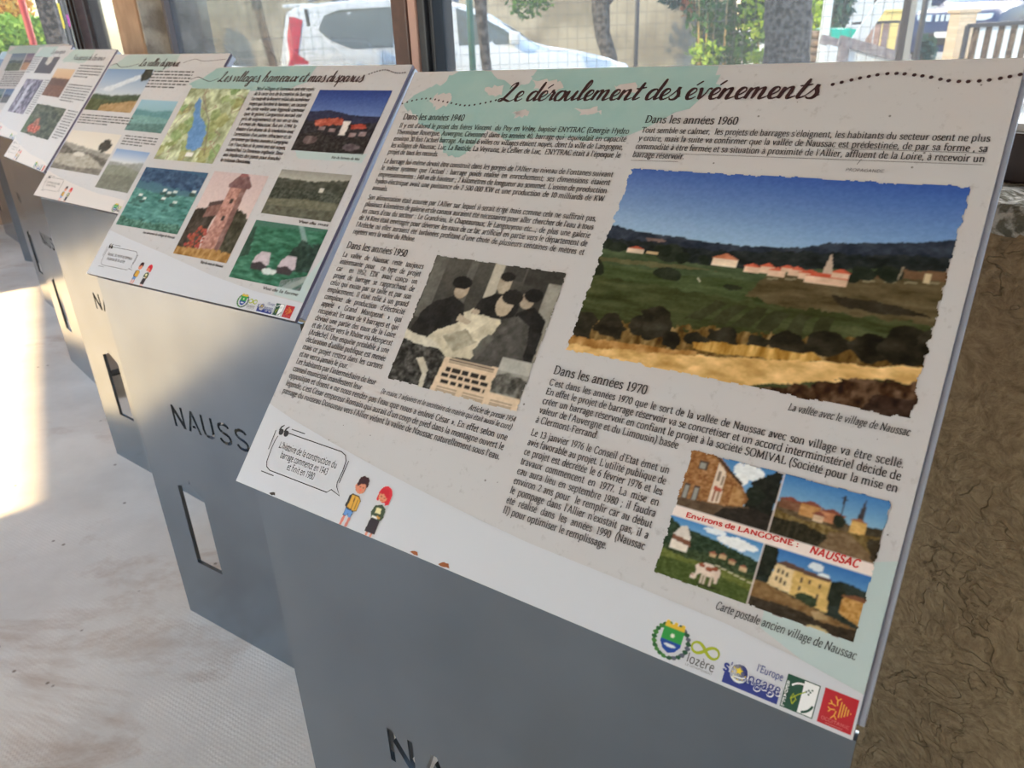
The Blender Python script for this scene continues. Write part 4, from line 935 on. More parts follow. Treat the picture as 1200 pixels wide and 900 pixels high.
def plate_mesh(w, h, sh=0.0, rise=0.0):
    """upright sheet with the word and the house-shaped slot cut through; local x right, y thickness, z up"""
    cu = bpy.data.curves.new('plate_outline', 'CURVE'); cu.dimensions = '2D'; cu.fill_mode = 'BOTH'; cu.extrude = .0055
    def spl(P):
        s = cu.splines.new('POLY'); s.points.add(len(P) - 1)
        for i, p in enumerate(P): s.points[i].co = (p[0], p[1], 0, 1)
        s.use_cyclic_u = True
    spl([(AIN, 0), (W_ + .002, 0), (W_ + .002, h + rise), (AIN, h)])
    for L in letter_holes(): spl([(a + .206 + sh, b + .702) for a, b in L])
    spl([(a + sh, b) for a, b in [(.140, .232), (.250, .232), (.250, .486), (.203, .514), (.2005, .533), (.198, .517), (.140, .497)]])
    o = bpy.data.objects.new('plate_outline', cu); COL.objects.link(o)
    dg = bpy.context.evaluated_depsgraph_get(); dg.update()
    me = bpy.data.meshes.new_from_object(o.evaluated_get(dg))
    bpy.data.objects.remove(o); bpy.data.curves.remove(cu)
    me.transform(Matrix(((1, 0, 0, 0), (0, 0, -1, 0), (0, 1, 0, 0), (0, 0, 0, 1))))
    me.materials.clear(); me.materials.append(STEEL)
    for p in me.polygons: p.use_smooth = False; p.material_index = 0
    return me

def make_stand(x, y, yaw, dz, dt, lean, label, sh=0.0):
    t = empty('information_stand', (x, y, 0), yaw, label, 'information stand', 'information stands in a row along the windows')
    zb = ZB + dz; ti = TILT + dt
    u = Vector((math.cos(lean), 0, math.sin(lean))); up = u.cross(Vector((0, 1, 0)))
    v = Vector((0, 1, 0)) * math.cos(ti) + up * math.sin(ti); wv = u.cross(v); b = Vector((0, 0, zb))
    def fr(a, c, hgt=0.0): return tuple(b + u * a + v * c + wv * hgt)
    # upright plate
    me = plate_mesh(W_, zb - .010, sh, W_ * math.sin(lean))
    o = bpy.data.objects.new('upright_plate', me); COL.objects.link(o); o.parent = t; o.location = (0, OVER + .0055, 0)
    # rear rib and foot
    mb = MB()
    top0 = zb - .02; d = .30
    P = [(.40, OVER + .011, 0), (.40, OVER + .011, top0), (.40, OVER + d, top0 + (d) * math.tan(ti) - .012), (.40, OVER + .10, .35), (.40, OVER + .10, .008), ]
    mb.prism(P, (.011, 0, 0), STEEL); mb.build('rear_rib', t)
    mb = MB(); mb.box(.37, .44, OVER + .012, OVER + .16, 0, .007, mat('dull_dark_steel', (96, 98, 100), .7, metal=.2)); mb.build('foot_plate', t)
    # tray under the board
    mb = MB(); mb.box(.0, W_ + .005, .012, H_ - .004, -.021, -.0075, RIMM, fn=lambda a, c, e: fr(a, c, e)); mb.build('tray', t)
    # board
    mb = MB()
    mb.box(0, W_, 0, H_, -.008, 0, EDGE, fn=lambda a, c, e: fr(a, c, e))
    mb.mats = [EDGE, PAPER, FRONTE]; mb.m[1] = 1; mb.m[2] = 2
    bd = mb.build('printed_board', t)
    return t, bd, fr

L1, L2, L3, L4 = .0003, .0005, .0007, .0009
def swoosh(fr, bd, pts=None, m=None):
    p = Print(); P = pts or [(0, .108), (.05, .098), (.13, .086), (.223, .074), (.30, .066), (.364, .060), (.431, .055), (.554, .052), (.635, .049), (.70, .043), (W_, .035)]
    p.poly(P + [(W_, 0), (0, 0)], m or WHITEINK); p.build('white_footer', fr, L1, bd)

def blob(P, seed, amt=.004, n=5):
    r = random.Random(seed); out = []
    for i in range(len(P)):
        a, b = P[i], P[(i + 1) % len(P)]
        for k in range(n):
            t = k / n; out.append((a[0] * (1 - t) + b[0] * t + r.uniform(-amt, amt), min(H_ - .0005, a[1] * (1 - t) + b[1] * t + r.uniform(-amt, amt))))
    return out

def child_pic(kind):
    c = Canvas(40, 80, (255, 255, 255)); c.k[:] = False
    def P(pts, col):
        m = c.mask(pts); c.fill(m, col); c.k |= m
    def E(x, y, rx, ry, col):
        m = ((c.X - x) / rx) ** 2 + ((c.Y - y) / ry) ** 2 < 1; c.fill(m, col); c.k |= m
    if kind == 'boy':
        P([(.20, .80), (.34, .80), (.30, 1), (.16, 1)], (216, 132, 118)); P([(.46, .82), (.60, .82), (.56, 1), (.42, 1)], (216, 132, 118))
        P([(.14, .44), (.30, .38), (.28, .70), (.10, .66)], (52, 50, 52))
        P([(.24, .40), (.58, .40), (.74, .48), (.72, .68), (.60, .70), (.20, .68)], (40, 36, 34)); P([(.26, .42), (.56, .42), (.71, .49), (.69, .67), (.58, .69), (.23, .66)], (222, 168, 66))
        c.line(.42, .45, .44, .68, .03, (70, 50, 34)); c.line(.58, .48, .58, .66, .03, (70, 50, 34))
        P([(.18, .68), (.60, .70), (.58, .83), (.40, .83), (.38, .78), (.33, .83), (.16, .82)], (40, 44, 60)); P([(.21, .69), (.57, .71), (.55, .82), (.42, .82), (.39, .76), (.32, .82), (.19, .81)], (104, 150, 212))
        E(.50, .25, .26, .125, (44, 32, 32)); E(.50, .26, .235, .112, (222, 142, 112)); E(.28, .25, .07, .04, (222, 142, 112)); E(.52, .30, .05, .025, (240, 120, 96))
        P([(.26, .20), (.30, .08), (.42, .04), (.48, .02), (.56, .04), (.66, .03), (.76, .07), (.80, .16), (.78, .24), (.66, .17), (.46, .19), (.32, .25)], (58, 28, 36))
        c.line(.44, .24, .48, .24, .03, (40, 24, 24)); c.line(.60, .24, .64, .24, .03, (40, 24, 24))
    else:
        P([(.30, .93), (.42, .93), (.42, 1), (.30, 1)], (222, 142, 120)); P([(.52, .93), (.64, .93), (.62, 1), (.5, 1)], (222, 142, 120))
        P([(.28, .64), (.74, .64), (.72, .94), (.22, .94)], (52, 44, 50))
        P([(.26, .44), (.56, .38), (.78, .44), (.82, .60), (.74, .68), (.28, .68), (.18, .58)], (66, 80, 60)); P([(.36, .47), (.60, .46), (.62, .56), (.38, .57)], (236, 226, 170)); P([(.30, .63), (.58, .62), (.58, .66), (.30, .67)], (236, 234, 226)); P([(.52, .60), (.68, .62), (.66, .65), (.5, .64)], (206, 150, 70))
        E(.52, .20, .31, .16, (214, 44, 58)); P([(.22, .18), (.20, .34), (.32, .36), (.34, .2)], (214, 44, 58)); P([(.70, .2), (.84, .22), (.82, .36), (.66, .40), (.6, .3)], (214, 44, 58))
        E(.46, .25, .20, .10, (226, 148, 110)); P([(.30, .12), (.58, .10), (.72, .22), (.62, .26), (.46, .20), (.30, .22)], (206, 36, 52)); c.line(.36, .25, .42, .26, .035, (60, 34, 30)); c.line(.52, .27, .57, .27, .035, (60, 34, 30)); c.line(.42, .315, .52, .32, .03, (196, 90, 76))
    return c

def bubble(fr, bd, lines, x0=0.0, y0=0.0, fine=True):
    p = Print(); k = .0011
    def pth(P, w=k): p.stroke([(a + x0, b + y0) for a, b in P], w, INK)
    pth([(.050, .0795), (.150, .0795), (.158, .077), (.1625, .071), (.1635, .060), (.1625, .044), (.164, .039), (.174, .030), (.158, .0335), (.153, .0285), (.05, .028), (.042, .031), (.0385, .037), (.037, .055), (.0375, .066), (.039, .072)])
    pth([(.057, .0855), (.082, .0855)]); pth([(.1665, .072), (.1655, .044)]); pth([(.0315, .078), (.0325, .052)]); pth([(.036, .0235), (.060, .0235)])
    for dx in (0, .0095):
        p.dot(.0415 + dx + x0, .078 + y0, .0042, INK, 12); p.stroke([(.0378 + dx + x0, .079 + y0), (.0385 + dx + x0, .084 + y0), (.0425 + dx + x0, .0875 + y0)], lambda a, b, t: .0034 * (1 - .6 * t), INK)
    for (t, a, b, y) in lines: p.text(t, a + x0, b + x0, y + y0, .0125, INK, 'hand')
    p.build('speech_bubble', fr, L3, bd)

def logos(fr, bd, x=0.0, fine=True):
    # town crest
    c = Canvas(52, 56); c.k[:] = False
    def P(pts, col):
        m = c.mask(pts); c.fill(m, col); c.k |= m
    def E(x, y, rx, ry, col):
        m = ((c.X - x) / rx) ** 2 + ((c.Y - y) / ry) ** 2 < 1; c.fill(m, col); c.k |= m
    for i in range(11):
        a = R(110 + i * 15); E(.5 + .43 * math.cos(a), .52 - .40 * math.sin(a), .075, .055, (44, 96, 52) if i % 2 else (70, 126, 60))
        E(.5 - .43 * math.cos(a), .52 - .40 * math.sin(a), .075, .055, (92, 96, 110) if i % 2 else (44, 84, 60))
    P([(.24, .24), (.76, .24), (.76, .62), (.66, .76), (.5, .83), (.34, .76), (.24, .62)], (52, 148, 70)); P([(.24, .54), (.76, .54), (.76, .62), (.66, .76), (.5, .83), (.34, .76), (.24, .62)], (34, 72, 150)); E(.5, .64, .15, .035, (220, 226, 232)); E(.5, .40, .05, .05, (226, 226, 210)); P([(.24, .24), (.26, .08), (.34, .08), (.36, .14), (.45, .14), (.46, .08), (.55, .08), (.56, .14), (.65, .14), (.66, .08), (.74, .08), (.76, .24)], (226, 186, 60))
    c.build('town_crest', fr, (.577 + x, .001, .613 + x, .0375), L2, bd)
    # infinity loop and word
    p = Print(); pts = [(.626 + .0115 * math.cos(a) / (1 + math.sin(a) ** 2) * 1.05 - .0005 + x, .0215 + .0125 * math.sin(a) * math.cos(a) / (1 + math.sin(a) ** 2)) for a in np.linspace(0, 2 * PI, 34)]
    p.stroke(pts, lambda a, b, t: .0016 + .0012 * abs(math.sin(t * 6.28)), LIME); p.text('lozère', .612 + x, .637 + x, .0072, .0112, CHAR, 'sans'); p.text('LE DEPARTEMENT', .6125 + x, .6365 + x, .0042, .0024, GREYINK, 'sans'); p.build('department_logo', fr, L2, bd)
    # europe
    p = Print(); p.poly([(.6455 + x, .0028), (.6915 + x, .0028), (.6915 + x, .0125), (.6455 + x, .0125)], BLUEINK); p.dot(.6572 + x, .0145, .0078, PURE, 24); p.dot(.6572 + x, .0148, .0072, BLUEINK, 24)
    p.build('blue_star_logo', fr, L2, bd)
    p = Print(); st = []
    for i in range(10): r_ = .0036 if i % 2 == 0 else .0016; a = PI / 2 + i * PI / 5; st.append((.6568 + x + r_ * math.cos(a), .0163 + r_ * math.sin(a)))
    p.poly(st, GOLD)
    for i in range(6): a = R(150 + i * 40); p.dot(.6572 + x + .0056 * math.cos(a), .0148 + .0056 * math.sin(a), .0007, GOLD, 6)
    p.stroke([(.6528 + x, .0108), (.6600 + x, .0114), (.6628 + x, .0125)], .0012, PURE); p.stroke([(.652 + x, .0096), (.6565 + x, .0078), (.662 + x, .0088)], .0013, PURE)
    p.text("s'", .6435 + x, .651 + x, .0125, .0125, BLUEINK, 'sansbold'); p.text("l'Europe", .6695 + x, .691 + x, .0218, .0085, BLUEINK, 'sans')
    V0 = len(p.v); p.text('ngage', .6645 + x, .6925 + x, .0098, .0135, PURE, 'sansbold'); p.build('blue_logo_lettering', fr, L3, bd)
    p = Print(); p.text('ngage', .6648 + x, .6918 + x, .0102, .0128, BLUEINK, 'sans'); p.build('blue_logo_lettering', fr, L4, bd)
    # leaf logo half green half white
    p = Print(); X0 = .6938 + x; p.poly([(X0, .003), (X0 + .0255, .003), (X0 + .0255, .0293), (X0, .0293)], DGREEN); p.build('leaf_logo', fr, L2, bd)
    p = Print(); p.poly([(X0 + .0135, .0037), (X0 + .0248, .0037), (X0 + .0248, .0286), (X0 + .0135, .0286)], PURE); p.build('leaf_logo_field', fr, L3, bd)
    p = Print(); ring = lambda a0, a1, r, cx, cy: [(cx + r * math.cos(q), cy + r * math.sin(q)) for q in np.linspace(R(a0), R(a1), 12)]
    p.stroke(ring(60, 140, .0105, X0 + .013, .0150), .0014, PURE); p.stroke(ring(285, 345, .0105, X0 + .0135, .0150), .0018, DGREEN); p.stroke([(X0 + .0085, .008), (X0 + .0065, .012), (X0 + .0075, .016), (X0 + .0105, .0125), (X0 + .0085, .008)], .0009, LIME); p.stroke([(X0 + .0065, .0115), (X0 + .0115, .017), (X0 + .016, .0205)], .0008, LIME)
    for q in ((.0165, .021), (.018, .0225), (.0185, .0195), (.0195, .0215), (.0205, .0235)): p.dot(X0 + q[0], q[1], .0008, DGREEN, 6)
    for i, ch in enumerate('LEADER'): p.text(ch, X0 + .0006, X0 + .0032, .0042 + i * .0034, .0040, PURE, 'sansbold')
    p.build('leaf_logo_lines', fr, L4, bd)
    # red regional square with a cross of rays
    p = Print(); X0 = .7228 + x; p.poly([(X0, .003), (X0 + .0252, .003), (X0 + .0252, .0298), (X0, .0298)], CRIMSON); p.build('region_logo', fr, L2, bd)
    p = Print(); cx, cy = X0 + .0115, .0178
    for s in (1, -1):
        p.stroke([(cx, cy + s * .002), (cx - .0008, cy + s * .006), (cx - .0028, cy + s * .0085)], .0009, ORANGE); p.stroke([(cx - .0005, cy + s * .006), (cx + .0016, cy + s * .0082)], .0009, ORANGE)
        p.stroke([(cx - .001, cy + s * .0015), (cx - .0045, cy + s * .0022), (cx - .0065, cy + s * .0012)], .0009, ORANGE); p.stroke([(cx - .004, cy + s * .0022), (cx - .0056, cy + s * .0045)], .0009, ORANGE)
    for i, hh in enumerate((.0085, .0072, .0055, .0035)): p.stroke([(cx + .0025 + i * .0019, cy - hh * .72), (cx + .0025 + i * .0019, cy + hh * .72)], .0009, ORANGE)
    p.dot(cx + .0102, cy, .0006, ORANGE, 6); p.text('OCCITANIE', X0 + .0022, X0 + .023, .0062, .0036, PALERED, 'sans'); p.stroke([(X0 + .006, .0045), (X0 + .019, .0045)], .0005, PALERED); p.build('region_logo_emblem', fr, L3, bd)

def dots(p, pts, n, r, m):
    P = crom(pts, 24); L = [0]
    for i in range(1, len(P)): L.append(L[-1] + math.dist(P[i], P[i - 1]))
    for k in range(n):
        d = L[-1] * k / (n - 1); i = min(next((j for j in range(len(L)) if L[j] >= d - 1e-9), len(L) - 1), len(P) - 1)
        p.dot(P[i][0], P[i][1], r, m, 10)

def bars(p, x0, x1, y0, y1, n, m, rnd, last=.6, th=.42):
    """far, unreadable paragraphs: one dash per word"""
    pitch = (y0 - y1) / max(n - 1, 1)
    for i in range(n):
        y = y0 - i * pitch; x = x0; xe = x1 if i < n - 1 else x0 + (x1 - x0) * last
        while x < xe - .004:
            w = min(rnd.choice((.010, .016, .022, .030, .038)), xe - x); p.poly([(x, y), (x + w, y), (x + w, y + pitch * th), (x, y + pitch * th)], m); x += w + .006

# ============ 1 the nearest stand ==================================================
S1, B1, F1 = make_stand(-.3615, .838, -.6147, -.0112, -.0033, .0175, 'nearest grey steel information stand, with a big valley photograph on its board')
swoosh(F1, B1)
p = Print()
p.poly(blob([(.004, .572), (.031, .599), (.057, .606), (.079, .6275), (.135, .6278), (.188, .600), (.207, .612), (.215, .6275), (.36, .6278), (.455, .6278), (.463, .60), (.45, .582), (.379, .531), (.325, .524), (.28, .528), (.21, .518), (.173, .535), (.155, .50), (.14, .489), (.112, .498), (.094, .529), (.05, .545), (.03, .56)], 5, .0035), TEALINK)
p.build('map_tint', F1, L1, B1)
p = Print()
for P, s in (([(.21, .61), (.245, .612), (.262, .602), (.25, .59), (.222, .596)], 1), ([(.058, .59), (.085, .592), (.088, .572), (.07, .566), (.05, .576)], 2), ([(.14, .60), (.165, .604), (.17, .59), (.15, .585)], 3), ([(.20, .563), (.225, .566), (.222, .556), (.205, .555)], 4), ([(.33, .60), (.36, .604), (.368, .592), (.345, .588)], 6), ([(.29, .566), (.32, .572), (.33, .562), (.31, .558)], 8)):
    p = Print(); p.poly(blob(P, s, .003), PINKINK); p.build('map_tint', F1, L2, B1)
p = Print(); p.poly([(.663, .056), (.662, .08), (.69, .092), (.713, .129), (.75, .143), (.75, .0352), (.70, .0432)], ICEINK); p.build('teal_corner_tint', F1, L2, B1)
p = Print(); script(p, 'Le déroulement des événements', .172, .572, .5785, .0148, TITLEINK, y1=.5835, heavy=1.12); p.build('title_lettering', F1, L3, B1)
p = Print(); dots(p, [(.003, .574), (.024, .580), (.049, .5825), (.082, .577), (.117, .5715), (.145, .575), (.165, .580)], 21, .0016, TITLEINK); p.build('dotted_line', F1, L3, B1); p = Print(); dots(p, [(.585, .600), (.612, .608), (.639, .6125), (.669, .6085), (.695, .6025), (.722, .603), (.748, .609)], 21, .0021, TITLEINK); p.build('dotted_line', F1, L3, B1)

EM = .0112
def para(name, head, lines, y0, x0, x1, pitch=.01078, hx=None, style='serif', last_nat=True, sxs=None, em=EM):
    """lines: (text, x1 or None)"""
    p = Print()
    if head: p.text(head, x0, x0 + .1095, y0 + .0132, .0150, INK, style)
    full = [t for t, e in lines if e != 0]
    sx = min([(x1 - x0) / (nat(t, style) * em / 1000) for t, e in lines if e is None]) if any(e is None for t, e in lines) else (x1 - x0) / (max(nat(t, style) for t, e in lines) * em / 1000)
    for i, (t, e) in enumerate(lines):
        y = y0 - i * pitch
        if e is None: p.text(t, x0, x1, y, em, INK, style, sx=sx)
        else: p.text(t, x0, e, y, em, INK, style)
    return p.build(name, F1, L3, B1)
N_ = None
para('text_block', 'Dans les années 1940', [
 ("Il y est d'abord le projet des frères Vincent  du Puy en Velay, baptisé ENYTRAC (Energie Hydro", N_), ("Thermique Rouergue, Auvergne, Cévennes) dans les années 40, barrage qui  équivalait en capacité", N_),
 ("environ 30 fois l'actuel barrage. Au total 6 villes ou villages étaient noyés, dont la ville de Langogne,", N_), ("les villages de Naussac, Luc, La Bastide, La Veyrune, le Cellier de Luc,  ENYTRAC était à l'époque le", N_), ("projet de tous les records.", .107)], .5343, .016, .3745)
para('text_block', None, [
 ("Le barrage lui-même devait être construit dans les gorges de l'Allier au niveau de Fontanes suivant", N_), ("le même système que l'actuel : barrage poids réalisé en enrochement; ses dimensions étaient", N_), ("impressionnantes : 140 m de hauteur ; 2 kilomètres de longueur au sommet. L'usine de production", N_), ("hydro-électrique avait une puissance de 2 500 000 KW et une production de 10 milliards de KW", N_), ("annuels.", .045)], .4762, .016, .3742)
para('text_block', None, [
 ("Son alimentation était assurée par l'Allier sur lequel il serait érigé mais comme cela ne suffirait pas,", N_), ("plusieurs kilomètres de galerie et de canaux auraient été nécessaires pour aller chercher de l'eau à tous", N_), ("les cours d'eau du secteur : Le Grandrieu, le Chapeauroux, le Langouyrou etc...; de plus une galerie", N_), ("de 14 Kms était envisagée pour déverser les eaux de ce lac artificiel en partie vers le département de", N_), ("l'Ardèche où elles auraient été turbinées profitant d'une chute de plusieurs centaines de mètres et", N_), ("rejetées vers la vallée du Rhône.", .128)], .4182, .0155, .3738)
para('text_block', 'Dans les années 1950', [
 ("La vallée de Naussac reste toujours", N_), ("intéressante pour  ce type de projet", N_), ("car  en 1952, EDF avait conçu un", N_), ("projet de barrage se rapprochant de", N_), ("celui qui existe par sa taille et par son", N_), ("emplacement. Il était relié à un grand", N_), ("complexe de production d'électricité", N_), ("appelé « Grand Montpezat » qui", N_), ("récupérait les eaux de 9 barrages et qui", N_), ("déviait une partie des eaux de la Loire", N_), ("et de l'Allier vers le Rhône via Monpezat", N_), ("(Ardèche). Une enquête préalable à une", N_), ("déclaration d'utilité publique est menée", N_), ("mais ce projet restera dans les cartons", N_), ("et ne verra jamais le jour.", .106), ("Les habitants par l'intermédiaire de leur", .159), ("conseil municipal manifestent leur", .141)], .3285, .015, .1592, .01062)
para('text_block', None, [("opposition et disent « ne nous rendez pas l'eau que nous a enlevé César ». En effet selon une", N_), ("légende, c'est César empereur Romain qui aurait d'un coup de pied dans la montagne ouvert le", N_), ("passage du ruisseau Donozeau vers l'Allier vidant la vallée de Naussac naturellement sous l'eau.", N_)], .1485, .0135, .3635, .0110)
para('text_block', 'Dans les années 1960', [("Tout semble se calmer,  les projets de barrages s'éloignent, les habitants du secteur osent ne plus", N_), ("y croire, mais la suite va confirmer que la vallée de Naussac est prédestinée, de par sa forme , sa", N_), ("commodité à être fermée et sa situation à proximité de l'Allier, affluent de la Loire, à recevoir un", N_), ("barrage réservoir.", .4525)], .5365, .3895, .7378, .0109)
para('text_block', 'Dans les années 1970', [("C'est dans les années 1970 que le sort de la vallée de Naussac avec son village va être scellé.", N_), ("En effet le projet de barrage réservoir va se concrétiser et un accord interministériel décide de", N_), ("créer un barrage réservoir en confiant le projet à la société SOMIVAL (Société pour la mise en", N_), ("valeur de l'Auvergne et du Limousin) basée", .547), ("à Clermont-Ferrand.", .464)], .2192, .389, .737)
para('text_block', None, [("Le 13 janvier 1976 le Conseil d'Etat émet un", N_), ("avis favorable au projet. L'utilité publique de", N_), ("ce projet est décrétée le 6 février 1976 et les", N_), ("travaux commencent en 1977. La mise en", N_), ("eau aura lieu en septembre 1980 ; il faudra", N_), ("environ 2 ans pour  le remplir car au début", N_), ("le pompage dans l'Allier n'existait pas, il a", N_), ("été réalisé dans les années 1990 (Naussac", N_), ("II) pour optimiser le remplissage.", .5105)], .1612, .389, .5462)
p = Print()
p.text('Article de presse 1954', .302, .365, .1702, .0098, INK, slant=.15); p.text('(le maire, 2 adjoints et le secrétaire de mairie qui était aussi le curé)', .172, .364, .1612, .0094, INK, slant=.15)
p.build('caption', F1, L3, B1); p = Print(); p.text('La vallée avec le village de Naussac', .634, .735, .2475, .0104, INK, slant=.15); p.build('caption', F1, L3, B1); p = Print(); p.text('Carte postale ancien village de Naussac', .623, .738, .0578, .0104, INK, slant=.15); p.build('caption', F1, L3, B1)
p = Print(); u_ = .0004
p.stroke([(.598, .5235), (.64, .5238), (.737, .524)], .0007, GREYINK); p.stroke([(.390, .5095), (.5, .5105), (.737, .5118)], .0007, GREYINK); p.stroke([(.390, .499), (.447, .5)], .0007, GREYINK); p.stroke([(.634, .5128), (.631, .5065)], .0006, CHAR)
p.text('PROPAGANDE', .622, .657, .4985, .0052, CHAR, 'hand', slant=.1); p.build('handwritten_note', F1, L4, B1)
p_valley().build('valley_photograph', F1, (.3915, .2598, .7355, .4910), L2, B1)
p_meeting().build('meeting_photograph', F1, (.171, .1800, .3635, .3515), L2, B1)
p_postcard().build('postcard_print', F1, (.5595, .0685, .7365, .1905), L3, B1)
p = Print(); p.text('Environs de LANGOGNE :', .574, .675, .1268, .0068, REDINK, 'sansbold', rise=.035); p.text('NAUSSAC', .684, .7235, .1285, .0098, REDINK, 'sansbold', slant=.2); p.build('postcard_lettering', F1, .0011, B1)
bubble(F1, B1, [("L'histoire de la construction du", .048, .152, .0585), ("barrage commence en 1943", .057, .142, .0475), ("et finit en 1980", .076, .125, .0365)])
child_pic('boy').build('drawn_child', F1, (.1835, .0002, .2155, .0640), L3, B1); child_pic('girl').build('drawn_child', F1, (.2205, .0002, .2525, .0625), L3, B1)
logos(F1, B1)
def worn(fr, bd, spots):
    p = Print()
    for (x, y, r, m) in spots: p = Print(); p.poly(blob([(x - r, y), (x - r * .3, y + r * .45), (x + r * .6, y + r * .5), (x + r, y), (x, y - r * .2)], int(x * 999), r * .1, 2), m); p.build('chipped_spot', fr, L4, bd)
worn(F1, B1, [(.0705, .0022, .006, DKSPOT), (.303, .0022, .006, RUST), (.345, .0024, .0075, RUST)])
p = Print(); r_ = random.Random(4)
for i in range(60): p.dot(r_.uniform(.01, .74), r_.uniform(.05, .62), r_.uniform(.0005, .0013), GREYINK, 7)
tag(p.build('dirt_specks', F1, L1, B1), kind='stuff')

# ============ 2 ====================================================================
S2, B2, F2 = make_stand(-1.0547, 1.8548, -.5891, -.0177, -.029, .0034, 'grey steel information stand second from the front, with a lake map and stone tower pictures')
swoosh(F2, B2, [(0, .125), (.1, .11), (.25, .09), (.45, .06), (.6, .045), (W_, .04)])
p = Print(); p.poly(blob([(.004, .572), (.05, .595), (.10, .6275), (.36, .6278), (.455, .6278), (.45, .582), (.379, .555), (.2, .557), (.05, .556)], 5, .003), TEALINK); p.build('map_tint', F2, L2, B2); p = Print(); p.poly(blob([(.52, .392), (.74, .396), (.735, .374), (.54, .372)], 8, .002), ICEINK); p.build('map_tint', F2, L2, B2); p = Print(); p.poly([(.66, .063), (.662, .08), (.73, .10), (.75, .15), (.75, .042), (.66, .046)], ICEINK); p.build('map_tint', F2, L2, B2)
p = Print(); script(p, 'Les villages, hameaux et mas disparus', .122, .624, .5815, .0165, TITLEINK, heavy=1.05); p.build('title_lettering', F2, L3, B2)
p = Print(); dots(p, [(.636, .603), (.658, .611), (.681, .614), (.716, .605), (.739, .607)], 16, .0021, TITLEINK); p.build('dotted_line', F2, L3, B2); p = Print(); p.stroke(crom([(.004, .588), (.03, .596), (.06, .588), (.09, .582), (.118, .592)]), .0018, TITLEINK); p.build('wavy_line', F2, L3, B2)
p = Print(); T2 = ["Neuf villages et hameaux ont été rayés", "de la carte lors de la création du barrage.", "La route de la Bruyère reliait des nombreux", "mages qui bordent le hameau ; on raconte", "de cette vallée une légende comme", "que le géant Gargantua aurait été", "pris de saignements de nez en ce lieu.", "Le mas de Naussac fut en 1794 le", "théâtre d'un drame de la révolution avec", "l'arrestation d'un prêtre réfractaire et de", "personnes qui furent menées à Langogne.", "Les Fourches et le pont ont été noyés,", "aujourd'hui. La Donozeau engloutie. Deux", "ans implantés des ponts pour franchir"]
for i, t in enumerate(T2): p.text(t.replace('â', 'a'), .285, .487, .5560 - i * .0148, .0150, INK, 'bold')
p.text('le ruisseau Donozeau.', .285, .395, .5560 - 14 * .0148, .0150, INK, 'bold'); p.build('text_block', F2, L3, B2)
for t, a, b, y in (('Vue du hameau du Mas', .64, .724, .379), ('Vue aérienne du village de Naussac', .135, .264, .131), ('Vue du mas de Naussac', .392, .472, .083), ('Vue du mas', .632, .722, .216), ('Vue de la ferme', .62, .727, .053)): p = Print(); p.text(t, a, b, y, .010, INK, 'bold', slant=.15); p.build('caption', F2, L3, B2)
p_map().build('lake_map', F2, (.025, .340, .262, .560), L2, B2); p_bluehill().build('village_photograph', F2, (.505, .393, .727, .559), L2, B2); p_teal().build('aerial_photograph', F2, (.013, .143, .265, .314), L2, B2)
p_tower().build('tower_photograph', F2, (.284, .0945, .476, .321), L2, B2); p_greyfield().build('field_photograph', F2, (.507, .227, .724, .342), L2, B2); p_farm().build('farm_photograph', F2, (.504, .0645, .727, .209), L2, B2)
bubble(F2, B2, [("Naussac, les mas et les hameaux", .048, .152, .056), ("disparus de la vallée", .054, .130, .044)], -.004, .002)
child_pic('boy').build('drawn_child', F2, (.180, .0002, .209, .0600), L3, B2); child_pic('girl').build('drawn_child', F2, (.215, .0002, .244, .0590), L3, B2); logos(F2, B2, -.014)

# ============ 3 ====================================================================
def simple_print(fr, bd, title, tx, pics, texts, seed, kids=True, heavy=1.2, wave=True):
    rnd_ = random.Random(seed); swoosh(fr, bd, None, WARMW)
    p = Print(); p.poly(blob([(.004, .565), (.05, .59), (.10, .6275), (.36, .6278), (.45, .6278), (.455, .582), (.379, .55), (.2, .555), (.05, .55)], seed, .003), PALETEAL); p.build('map_tint', fr, L1, bd)
    p = Print()
    if title: script(p, title, tx[0], tx[1], tx[2], .0175, TITLEINK, heavy=heavy)
    else: bars(p, tx[0], tx[1], tx[2], tx[2], 1, BLUEINK, rnd_)
    p.build('title_lettering', fr, L3, bd); p = Print()
    if wave: p.stroke(crom([(.01, .575), (.05, .585), (.09, .57), (.15, .572), (tx[0] - .01, .585)]), .002, TITLEINK); p.build('wavy_line', fr, L3, bd); p = Print(); p.stroke(crom([(tx[1] + .02, .59), (tx[1] + .08, .605), (tx[1] + .14, .597), (.745, .605)]), .002, TITLEINK); p.build('wavy_line', fr, L3, bd)
    p = Print()
    for (x0, x1, y0, y1, n) in texts: p = Print(); bars(p, x0, x1, y0, y1, n, CHAR, rnd_); p.build('text_block', fr, L3, bd)
    for nm, rect, cv in pics: cv.build(nm, fr, rect, L2, bd)
    if kids:
        bubble(fr, bd, [("La mémoire de la vallée", .05, .15, .056), ("au bord du lac", .056, .13, .044)], -.004, .002)
        child_pic('boy').build('drawn_child', fr, (.190, .0002, .222, .0620), L3, bd); child_pic('girl').build('drawn_child', fr, (.226, .0002, .258, .0610), L3, bd); logos(fr, bd, -.014)
S3, B3, F3 = make_stand(-1.7402, 2.8634, -.6664, -.0002, -.017, -.0038, 'grey steel information stand third from the front, half lit, its board about the vanished valley', .028)
